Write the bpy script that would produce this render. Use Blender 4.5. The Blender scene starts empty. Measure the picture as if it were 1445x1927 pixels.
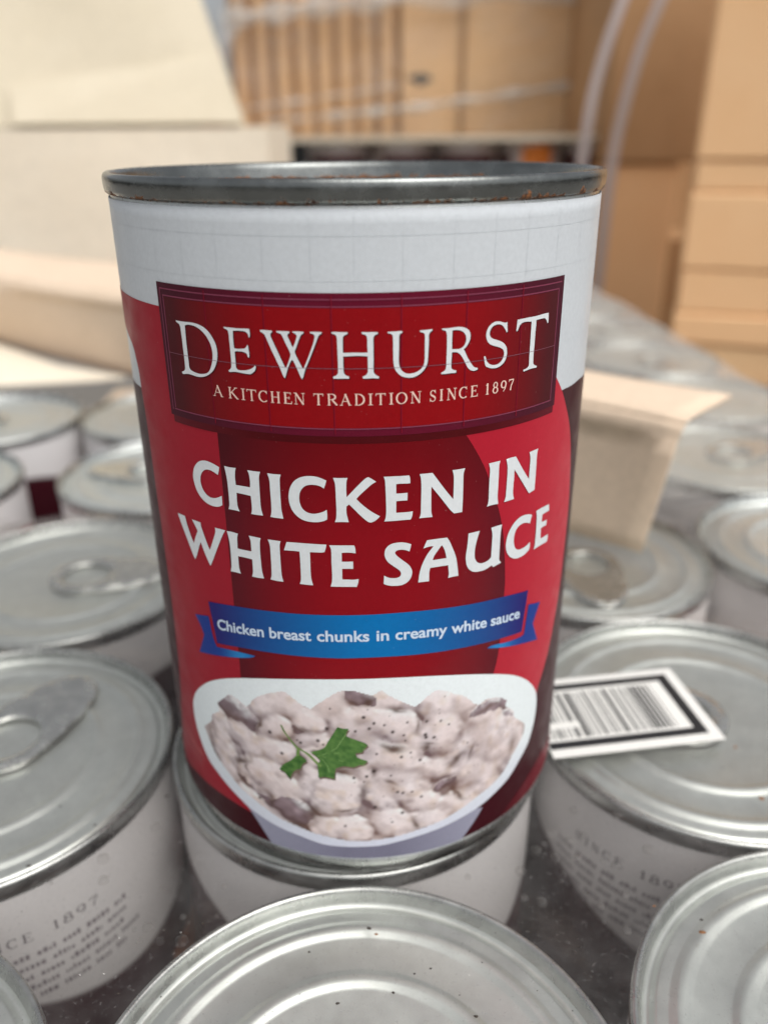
import bpy, math, random
import numpy as np
from mathutils import Vector, Matrix
from mathutils.geometry import delaunay_2d_cdt
S = 0.001                       # everything below is written in millimetres
R = math.radians
scene = bpy.context.scene
col = scene.collection
random.seed(7); rng = np.random.default_rng(7)

# ---------------------------------------------------------------- camera, sky, sun, exposure
cam_d = bpy.data.cameras.new('camera'); cam = bpy.data.objects.new('camera', cam_d); col.objects.link(cam)
PITCH, YAW, ROLL = 0.4286, 0.0282, -0.0077
fw = Vector((math.sin(YAW)*math.cos(PITCH), math.cos(YAW)*math.cos(PITCH), -math.sin(PITCH)))
rt = Vector((math.cos(YAW), -math.sin(YAW), 0)); up = rt.cross(fw)
rt2 = rt*math.cos(ROLL)+up*math.sin(ROLL); up2 = -rt*math.sin(ROLL)+up*math.cos(ROLL)
M = Matrix((rt2, up2, -fw)).transposed().to_4x4(); M.translation = Vector((0, -134.94, 111.61))*S
cam.matrix_world = M
cam_d.sensor_fit = 'VERTICAL'; cam_d.sensor_height = 36.0; cam_d.lens = 36.0*1540/1927
cam_d.clip_start = 0.005; cam_d.clip_end = 200
cam_d.dof.use_dof = True; cam_d.dof.focus_distance = 0.109; cam_d.dof.aperture_fstop = 13.2
scene.camera = cam

SUN_EL, SUN_AZ = 60, 142        # overcast: the bright part of the sky is behind the camera, to the right
world = bpy.data.worlds.new('World'); scene.world = world; world.use_nodes = True
wn = world.node_tree; bg = wn.nodes['Background']
sky = wn.nodes.new('ShaderNodeTexSky'); sky.sky_type = 'NISHITA'; sky.sun_disc = False
sky.sun_elevation = R(SUN_EL); sky.sun_rotation = R(SUN_AZ); sky.air_density = 1.0; sky.dust_density = 6.0; sky.ozone_density = 1.0
hs = wn.nodes.new('ShaderNodeHueSaturation'); hs.inputs['Saturation'].default_value = 0.2
wn.links.new(sky.outputs[0], hs.inputs['Color']); wn.links.new(hs.outputs[0], bg.inputs[0])
bg.inputs[1].default_value = 0.15
sl = bpy.data.lights.new('sun', 'SUN'); sl.energy = 1.0; sl.angle = R(60); sl.color = (1.0, 0.97, 0.93)
sun = bpy.data.objects.new('sun', sl); col.objects.link(sun)
sd = Vector((math.sin(R(SUN_AZ))*math.cos(R(SUN_EL)), math.cos(R(SUN_AZ))*math.cos(R(SUN_EL)), math.sin(R(SUN_EL))))
sun.rotation_euler = (-sd).to_track_quat('-Z', 'Y').to_euler()
vs = scene.view_settings; vs.view_transform = 'Standard'; vs.look = 'None'; vs.exposure = 0.1; vs.gamma = 1.0
scene.cycles.max_bounces = 6; scene.cycles.transparent_max_bounces = 8
scene.cycles.use_denoising = True

# ---------------------------------------------------------------- helpers
def lin(c):
    c = np.asarray(c, float)/255.0
    return np.where(c <= 0.04045, c/12.92, ((c+0.055)/1.055)**2.4)
KEY = 1.06
def alb(*c): return np.clip(lin(c)/KEY, 0.002, 0.86)

def tag(o, label=None, cat=None, group=None, kind=None):
    if label: o['label'] = label
    if cat: o['category'] = cat
    if group: o['group'] = group
    if kind: o['kind'] = kind
    return o
def empty(name, loc=(0, 0, 0), rz=0.0):
    o = bpy.data.objects.new(name, None); col.objects.link(o); o.empty_display_size = 0.01
    o.location = Vector(loc)*S; o.rotation_euler = (0, 0, rz); return o
def mesh(name, V, F, mat, parent=None, cols=None, smooth=False):
    me = bpy.data.meshes.new(name)
    V = np.asarray(V, float)*S
    me.from_pydata(V.tolist(), [], [tuple(int(i) for i in f) for f in F])
    if cols is not None:
        a = me.attributes.new('Col', 'FLOAT_COLOR', 'POINT')
        c = np.ones((len(V), 4)); c[:, :3] = cols
        a.data.foreach_set('color', c.ravel())
    if smooth: me.polygons.foreach_set('use_smooth', [True]*len(me.polygons))
    me.materials.append(mat); me.update()
    o = bpy.data.objects.new(name, me); col.objects.link(o); o.parent = parent
    return o
def copy_tree(o, parent=None):
    c = o.copy(); col.objects.link(c); c.parent = parent
    for ch in list(o.children): copy_tree(ch, c)
    return c
def lathe_data(prof, n=128, closed_bottom=False, closed_top=False):
    th = np.linspace(0, 2*math.pi, n, endpoint=False)
    V = []; F = []
    for r_, z_ in prof:
        V += [(r_*math.cos(t), r_*math.sin(t), z_) for t in th]
    m = len(prof)
    for i in range(m-1):
        for j in range(n):
            k = (j+1) % n
            F.append((i*n+j, i*n+k, (i+1)*n+k, (i+1)*n+j))
    if closed_bottom: V.append((0, 0, prof[0][1])); b = len(V)-1; F += [(b, (j+1) % n, j) for j in range(n)]
    if closed_top: V.append((0, 0, prof[-1][1])); b = len(V)-1; F += [(b, (m-1)*n+j, (m-1)*n+(j+1) % n) for j in range(n)]
    return V, F
def lathe(name, prof, mat, parent=None, n=128, cb=False, ct=False, cols=None):
    V, F = lathe_data(prof, n, cb, ct)
    return mesh(name, V, F, mat, parent, cols, smooth=True)
def box_data(x0, x1, y0, y1, z0, z1):
    V = [(x, y, z) for z in (z0, z1) for y in (y0, y1) for x in (x0, x1)]
    F = [(0, 2, 3, 1), (4, 5, 7, 6), (0, 1, 5, 4), (2, 6, 7, 3), (0, 4, 6, 2), (1, 3, 7, 5)]
    return V, F
def box(name, b, mat, parent=None, bevel=0):
    o = mesh(name, *box_data(*b), mat, parent)
    if bevel:
        m = o.modifiers.new('bevel', 'BEVEL'); m.width = bevel*S; m.segments = 3
    return o
def smooth_loop(P, step=0.45):
    """Catmull-Rom through the outline, keeping its corners sharp, cut into short edges."""
    P = [np.array(q, float) for q in P]; n = len(P); out = []
    corner = []
    for i in range(n):
        a = P[i]-P[i-1]; b = P[(i+1) % n]-P[i]
        c = np.dot(a, b)/(np.linalg.norm(a)*np.linalg.norm(b)+1e-9); corner.append(c < 0.72)
    for i in range(n):
        p1, p2 = P[i], P[(i+1) % n]
        p0 = P[i-1] if not corner[i] else 2*p1-p2
        p3 = P[(i+2) % n] if not corner[(i+1) % n] else 2*p2-p1
        L = np.linalg.norm(p2-p1); k = max(1, int(math.ceil(L/step)))
        for j in range(k):
            t = j/k
            out.append(0.5*((2*p1)+(-p0+p2)*t+(2*p0-5*p1+4*p2-p3)*t*t+(-p0+3*p1-3*p2+p3)*t**3))
    return np.array(out)
def inside(pts, loops):
    pts = np.asarray(pts); res = np.zeros(len(pts), bool)
    for L in loops:
        x1, y1 = L[:, 0], L[:, 1]; x2, y2 = np.roll(x1, -1), np.roll(y1, -1)
        px, py = pts[:, 0][:, None], pts[:, 1][:, None]
        c = ((y1 <= py) != (y2 <= py)) & (px < (x2-x1)*(py-y1)/(y2-y1+1e-12)+x1)
        res ^= (c.sum(1) % 2 == 1)
    return res
def fill(loops, grid=1.0):
    """Triangulate an outline (with holes) with inner points every `grid` mm."""
    V = []; E = []
    for L in loops:
        b = len(V); V += [tuple(q) for q in L]; E += [(b+i, b+(i+1) % len(L)) for i in range(len(L))]
    A = np.array(V); lo, hi = A.min(0), A.max(0)
    g = np.stack(np.meshgrid(np.arange(lo[0]+grid/2, hi[0], grid), np.arange(lo[1]+grid/2, hi[1], grid)), -1).reshape(-1, 2)
    if len(g):
        g = g[inside(g, loops)]
        V += [tuple(q) for q in g]
    r_ = delaunay_2d_cdt([Vector(v) for v in V], E, [], 0, 1e-5)
    W = np.array([tuple(v) for v in r_[0]]); T = np.array([tuple(f) for f in r_[2]])
    c = W[T].mean(1); T = T[inside(c, loops)]
    return W, T
RL = 36.5
def wrap(W, off, rad=RL):
    a = W[:, 0]/rad
    return np.stack([(rad+off)*np.sin(a), -(rad+off)*np.cos(a), W[:, 1]], -1)
def patch(name, loops, off, colour, mat, parent, grid=1.0, step=0.45, smooth=True):
    loops = [smooth_loop(l, step) if smooth else np.array(l, float) for l in loops]
    W, T = fill(loops, grid)
    cols = colour(W[:, 0], W[:, 1]) if callable(colour) else np.tile(np.asarray(colour, float), (len(W), 1))
    # make all faces look outwards
    P = W[T]; ar = np.cross(P[:, 1]-P[:, 0], P[:, 2]-P[:, 0]); T = np.where(ar[:, None] < 0, T[:, ::-1], T)
    return mesh(name, wrap(W, off), T, mat, parent, cols, smooth=True)
def mixc(t, a, b):
    t = np.clip(t, 0, 1)[:, None]; return (1-t)*np.asarray(a)+t*np.asarray(b)
def vnoise(x, y, seed=0):
    """smooth value noise, numpy"""
    xi = np.floor(x).astype(int); yi = np.floor(y).astype(int); fx = x-xi; fy = y-yi
    fx = fx*fx*(3-2*fx); fy = fy*fy*(3-2*fy)
    def h(a, b):
        n = (a*374761393+b*668265263+seed*1442695041) & 0xffffffff
        n = ((n ^ (n >> 13))*1274126177) & 0xffffffff
        return ((n ^ (n >> 16)) & 0xffff)/65535.0
    return (h(xi, yi)*(1-fx)+h(xi+1, yi)*fx)*(1-fy)+(h(xi, yi+1)*(1-fx)+h(xi+1, yi+1)*fx)*fy

# ---------------------------------------------------------------- materials
def mat_new(name):
    m = bpy.data.materials.new(name); m.use_nodes = True
    return m, m.node_tree, m.node_tree.nodes['Principled BSDF']
def N(nt, t, **kw):
    n = nt.nodes.new(t)
    for k, v in kw.items():
        if k in n.inputs: n.inputs[k].default_value = v
        else: setattr(n, k, v)
    return n
def coords(nt, scale=1.0):
    tc = N(nt, 'ShaderNodeTexCoord'); mp = N(nt, 'ShaderNodeMapping')
    mp.inputs['Scale'].default_value = (scale,)*3 if not hasattr(scale, '__len__') else scale
    nt.links.new(tc.outputs['Object'], mp.inputs['Vector']); return mp.outputs[0]
def ramp(nt, src, stops):
    r_ = N(nt, 'ShaderNodeValToRGB'); e = r_.color_ramp.elements
    while len(e) < len(stops): e.new(0.5)
    for i, (p, c) in enumerate(stops):
        e[i].position = p; e[i].color = (c, c, c, 1) if not hasattr(c, '__len__') else (*c, 1)
    nt.links.new(src, r_.inputs[0]); return r_.outputs[0]
def mixrgb(nt, fac, a, b, blend='MIX'):
    m = N(nt, 'ShaderNodeMix', data_type='RGBA', blend_type=blend)
    for k, v in ((0, fac), (6, a), (7, b)):
        if isinstance(v, bpy.types.NodeSocket): nt.links.new(v, m.inputs[k])
        elif k == 0: m.inputs[k].default_value = v
        else: m.inputs[k].default_value = (*v, 1)
    return m.outputs[2]

def make_print(name, rough=0.38, bump=0.03):
    m, nt, b = mat_new(name)
    at = N(nt, 'ShaderNodeAttribute', attribute_name='Col')
    v = coords(nt, 1000)
    n1 = N(nt, 'ShaderNodeTexNoise', Scale=1.6, Detail=3.0, Roughness=0.6); nt.links.new(v, n1.inputs['Vector'])
    g = ramp(nt, n1.outputs[0], [(0.3, 0.93), (0.7, 1.0)])
    c = mixrgb(nt, 1.0, at.outputs['Color'], g, 'MULTIPLY')
    # sparse pale rub marks and dust
    n2 = N(nt, 'ShaderNodeTexNoise', Scale=2.6, Detail=2.0); nt.links.new(v, n2.inputs['Vector'])
    d = ramp(nt, n2.outputs[0], [(0.74, 0.0), (0.80, 0.22)])
    c = mixrgb(nt, d, c, (0.5, 0.46, 0.44))
    nt.links.new(c, b.inputs['Base Color'])
    n3 = N(nt, 'ShaderNodeTexNoise', Scale=0.25, Detail=2.0); nt.links.new(v, n3.inputs['Vector'])
    nt.links.new(ramp(nt, n3.outputs[0], [(0.3, rough-0.06), (0.7, rough+0.1)]), b.inputs['Roughness'])
    b.inputs['Specular IOR Level'].default_value = 0.14
    bp = N(nt, 'ShaderNodeBump', Strength=bump, Distance=0.0002); nt.links.new(n1.outputs[0], bp.inputs['Height'])
    nt.links.new(bp.outputs[0], b.inputs['Normal'])
    return m
M_PRINT = make_print('label_print')

def make_tin(name, base=(0.50, 0.51, 0.50), rough=0.28, rust=None, metal=1.0, mottle=1.0, dirt=0.25, dirt_col=(0.16, 0.14, 0.11)):
    m, nt, b = mat_new(name)
    v = coords(nt, 1000)
    b.inputs['Metallic'].default_value = metal
    n1 = N(nt, 'ShaderNodeTexNoise', Scale=0.22, Detail=4.0, Roughness=0.62); nt.links.new(v, n1.inputs['Vector'])
    n2 = N(nt, 'ShaderNodeTexNoise', Scale=1.9, Detail=3.0, Roughness=0.7); nt.links.new(v, n2.inputs['Vector'])
    c = mixrgb(nt, ramp(nt, n1.outputs[0], [(0.35, 0.0), (0.7, 1.0)]), tuple(np.array(base)*(1-.18*mottle)), tuple(np.minimum(np.array(base)*(1+.12*mottle), 0.9)))
    sp = ramp(nt, n2.outputs[0], [(0.60, 0.0), (0.72, dirt)])
    c = mixrgb(nt, sp, c, dirt_col)
    met = None
    rg = ramp(nt, n1.outputs[0], [(0.3, rough-0.07*mottle), (0.75, rough+0.14*mottle)])
    if rust:
        z0, z1 = rust
        tc = N(nt, 'ShaderNodeTexCoord'); sx = N(nt, 'ShaderNodeSeparateXYZ'); nt.links.new(tc.outputs['Object'], sx.inputs[0])
        mr = N(nt, 'ShaderNodeMapRange'); nt.links.new(sx.outputs[2], mr.inputs[0])
        mr.inputs[1].default_value = z0*S; mr.inputs[2].default_value = z1*S; mr.inputs[3].default_value = 0.14; mr.inputs[4].default_value = -0.22
        n3 = N(nt, 'ShaderNodeTexNoise', Scale=0.42, Detail=6.0, Roughness=0.72); nt.links.new(v, n3.inputs['Vector'])
        ad = N(nt, 'ShaderNodeMath', operation='ADD'); nt.links.new(n3.outputs[0], ad.inputs[0]); nt.links.new(mr.outputs[0], ad.inputs[1])
        fr = ramp(nt, ad.outputs[0], [(0.575, 0.0), (0.62, 1.0)])
        rc = mixrgb(nt, ramp(nt, n2.outputs[0], [(0.4, 0.0), (0.62, 1.0)]), (0.05, 0.026, 0.018), (0.30, 0.12, 0.04))
        c = mixrgb(nt, fr, c, rc)
        inv = N(nt, 'ShaderNodeMath', operation='SUBTRACT'); inv.inputs[0].default_value = 1.0; nt.links.new(fr, inv.inputs[1])
        nt.links.new(inv.outputs[0], b.inputs['Metallic'])
        rg = mixrgb(nt, fr, rg, (0.9, 0.9, 0.9))
    nt.links.new(c, b.inputs['Base Color']); nt.links.new(rg, b.inputs['Roughness'])
    bp = N(nt, 'ShaderNodeBump', Strength=0.12*mottle, Distance=0.0003); nt.links.new(n2.outputs[0], bp.inputs['Height'])
    nt.links.new(bp.outputs[0], b.inputs['Normal'])
    return m
M_RIM = make_tin('scuffed_tin_rim', (0.20, 0.21, 0.205), 0.22, rust=(104.4, 106.2), dirt=0.5)  # dark base stands in for the dim surroundings the rim mirrors
M_TIN = make_tin('bright_tin', (0.52, 0.535, 0.52), 0.26, dirt=0.15)
M_LID = make_tin('dull_tin_lid', (0.66, 0.69, 0.66), 0.36, metal=0.82, mottle=0.4, dirt=0.14, dirt_col=(0.25, 0.22, 0.17))
M_TAB = make_tin('pull_tab_tin', (0.72, 0.73, 0.70), 0.20, dirt=0.1)

def make_card(name, c1, c2, flute=0.0, scale=0.02, rough=0.85):
    m, nt, b = mat_new(name)
    v = coords(nt, 1000)
    n1 = N(nt, 'ShaderNodeTexNoise', Scale=scale, Detail=6.0, Roughness=0.6); nt.links.new(v, n1.inputs['Vector'])
    n2 = N(nt, 'ShaderNodeTexNoise', Scale=scale*22, Detail=3.0); nt.links.new(v, n2.inputs['Vector'])
    c = mixrgb(nt, ramp(nt, n1.outputs[0], [(0.3, 0.0), (0.7, 1.0)]), c1, c2)
    c = mixrgb(nt, 1.0, c, ramp(nt, n2.outputs[0], [(0.3, 0.9), (0.7, 1.0)]), 'MULTIPLY')
    nt.links.new(c, b.inputs['Base Color']); b.inputs['Roughness'].default_value = rough
    bp = N(nt, 'ShaderNodeBump', Strength=0.15, Distance=0.0006); nt.links.new(n1.outputs[0], bp.inputs['Height'])
    nt.links.new(bp.outputs[0], b.inputs['Normal'])
    return m
M_KRAFT = make_card('kraft_carton', (0.66, 0.41, 0.21), (0.71, 0.46, 0.25))
M_KRAFT2 = make_card('pale_kraft_carton', (0.76, 0.49, 0.265), (0.81, 0.545, 0.30))
M_KRAFT4 = make_card('light_kraft_carton', (0.85, 0.525, 0.275), (0.88, 0.565, 0.31))
M_KRAFT3 = make_card('brown_kraft_carton', (0.41, 0.235, 0.11), (0.47, 0.28, 0.14))
M_TAN = make_card('tan_tray_card', (0.74, 0.58, 0.43), (0.79, 0.63, 0.48))
M_CREAM = make_card('cream_lined_card', (0.86, 0.77, 0.62), (0.88, 0.80, 0.66), scale=0.012)
M_CREAM2 = make_card('yellowed_cream_card', (0.70, 0.62, 0.47), (0.75, 0.67, 0.52), scale=0.012)
M_BOARD = make_card('grey_layer_board', (0.58, 0.51, 0.40), (0.64, 0.57, 0.46))
M_WHITEPAPER = make_card('white_sticker_paper', (0.80, 0.79, 0.75), (0.82, 0.81, 0.77), scale=0.1, rough=0.5)
M_STRAP = make_card('white_plastic_strap', (0.50, 0.45, 0.45), (0.54, 0.49, 0.49), rough=0.35)
def flat_mat(name, c, rough=0.5):
    m, nt, b = mat_new(name)
    v = coords(nt, 1000); n1 = N(nt, 'ShaderNodeTexNoise', Scale=0.8, Detail=4.0); nt.links.new(v, n1.inputs['Vector'])
    cc = mixrgb(nt, n1.outputs[0], tuple(np.array(c)*0.85), tuple(np.minimum(np.array(c)*1.1, 1)))
    nt.links.new(cc, b.inputs['Base Color']); b.inputs['Roughness'].default_value = rough; return m
M_BLACK = flat_mat('black_ink', (0.012, 0.012, 0.014), 0.45)
M_SMUDGE = flat_mat('dark_grey_ink', (0.05, 0.055, 0.055), 0.8)
M_SPECK = flat_mat('dark_grit', (0.035, 0.026, 0.02), 0.8)
M_RUSTC = flat_mat('rust_crumb', (0.22, 0.10, 0.04), 0.9)
M_INK = flat_mat('grey_small_print', (0.20, 0.17, 0.18), 0.6)

def make_film(name, base=0.10, dirt=0.35, tint=(0.92, 0.92, 0.90), scale=0.05, rough=0.16, wrinkle=0.25, body=(0.62, 0.60, 0.57), sheen=0.6):
    m, nt, b = mat_new(name)
    out = nt.nodes['Material Output']
    v = coords(nt, 1000)
    n1 = N(nt, 'ShaderNodeTexNoise', Scale=scale, Detail=5.0, Roughness=0.7); nt.links.new(v, n1.inputs['Vector'])
    n2 = N(nt, 'ShaderNodeTexNoise', Scale=scale*26, Detail=3.0, Roughness=0.7); nt.links.new(v, n2.inputs['Vector'])
    tr = N(nt, 'ShaderNodeBsdfTransparent'); tr.inputs[0].default_value = (*tint, 1)
    b.inputs['Base Color'].default_value = (*body, 1); b.inputs['Roughness'].default_value = rough
    f1 = ramp(nt, n1.outputs[0], [(0.42, base), (0.68, base+dirt)])
    f2 = ramp(nt, n2.outputs[0], [(0.60, 0.0), (0.72, 0.2)])
    ad = N(nt, 'ShaderNodeMath', operation='ADD', use_clamp=True); nt.links.new(f1, ad.inputs[0]); nt.links.new(f2, ad.inputs[1])
    lw = N(nt, 'ShaderNodeLayerWeight', Blend=0.5)
    pw = N(nt, 'ShaderNodeMath', operation='POWER'); nt.links.new(lw.outputs['Facing'], pw.inputs[0]); pw.inputs[1].default_value = 4.5
    ml = N(nt, 'ShaderNodeMath', operation='MULTIPLY_ADD'); nt.links.new(pw.outputs[0], ml.inputs[0]); ml.inputs[1].default_value = sheen; ml.inputs[2].default_value = 0.03
    a2 = N(nt, 'ShaderNodeMath', operation='ADD', use_clamp=True); nt.links.new(ad.outputs[0], a2.inputs[0]); nt.links.new(ml.outputs[0], a2.inputs[1])
    bp = N(nt, 'ShaderNodeBump', Strength=wrinkle, Distance=0.0015); nt.links.new(n1.outputs[0], bp.inputs['Height'])
    nt.links.new(bp.outputs[0], b.inputs['Normal'])
    mx = N(nt, 'ShaderNodeMixShader'); nt.links.new(a2.outputs[0], mx.inputs[0]); nt.links.new(tr.outputs[0], mx.inputs[1]); nt.links.new(b.outputs[0], mx.inputs[2])
    nt.links.new(mx.outputs[0], out.inputs[0])
    return m
M_FILM = make_film('dusty_shrink_film', base=0.03, dirt=0.10, wrinkle=0.12, tint=(0.90, 0.895, 0.885), body=(0.36, 0.345, 0.335), sheen=0.45)
M_FILM2 = make_film('milky_shrink_film', base=0.08, dirt=0.16, rough=0.25, wrinkle=0.3, sheen=0.6)
M_STRETCH = make_film('stretch_film', base=0.02, dirt=0.16, scale=0.012, rough=0.2, wrinkle=0.9, tint=(0.98, 0.975, 0.97))
M_ROPE = make_film('gathered_stretch_film', base=0.38, dirt=0.35, scale=0.03, rough=0.2, wrinkle=0.8)
def make_ground():
    m, nt, b = mat_new('concrete_floor')
    v = coords(nt, 1.0); n = N(nt, 'ShaderNodeTexNoise', Scale=9.0, Detail=8.0); nt.links.new(v, n.inputs['Vector'])
    nt.links.new(mixrgb(nt, n.outputs[0], (0.16, 0.15, 0.14), (0.30, 0.29, 0.27)), b.inputs['Base Color'])
    b.inputs['Roughness'].default_value = 0.9; return m
M_GROUND = make_ground()
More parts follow.
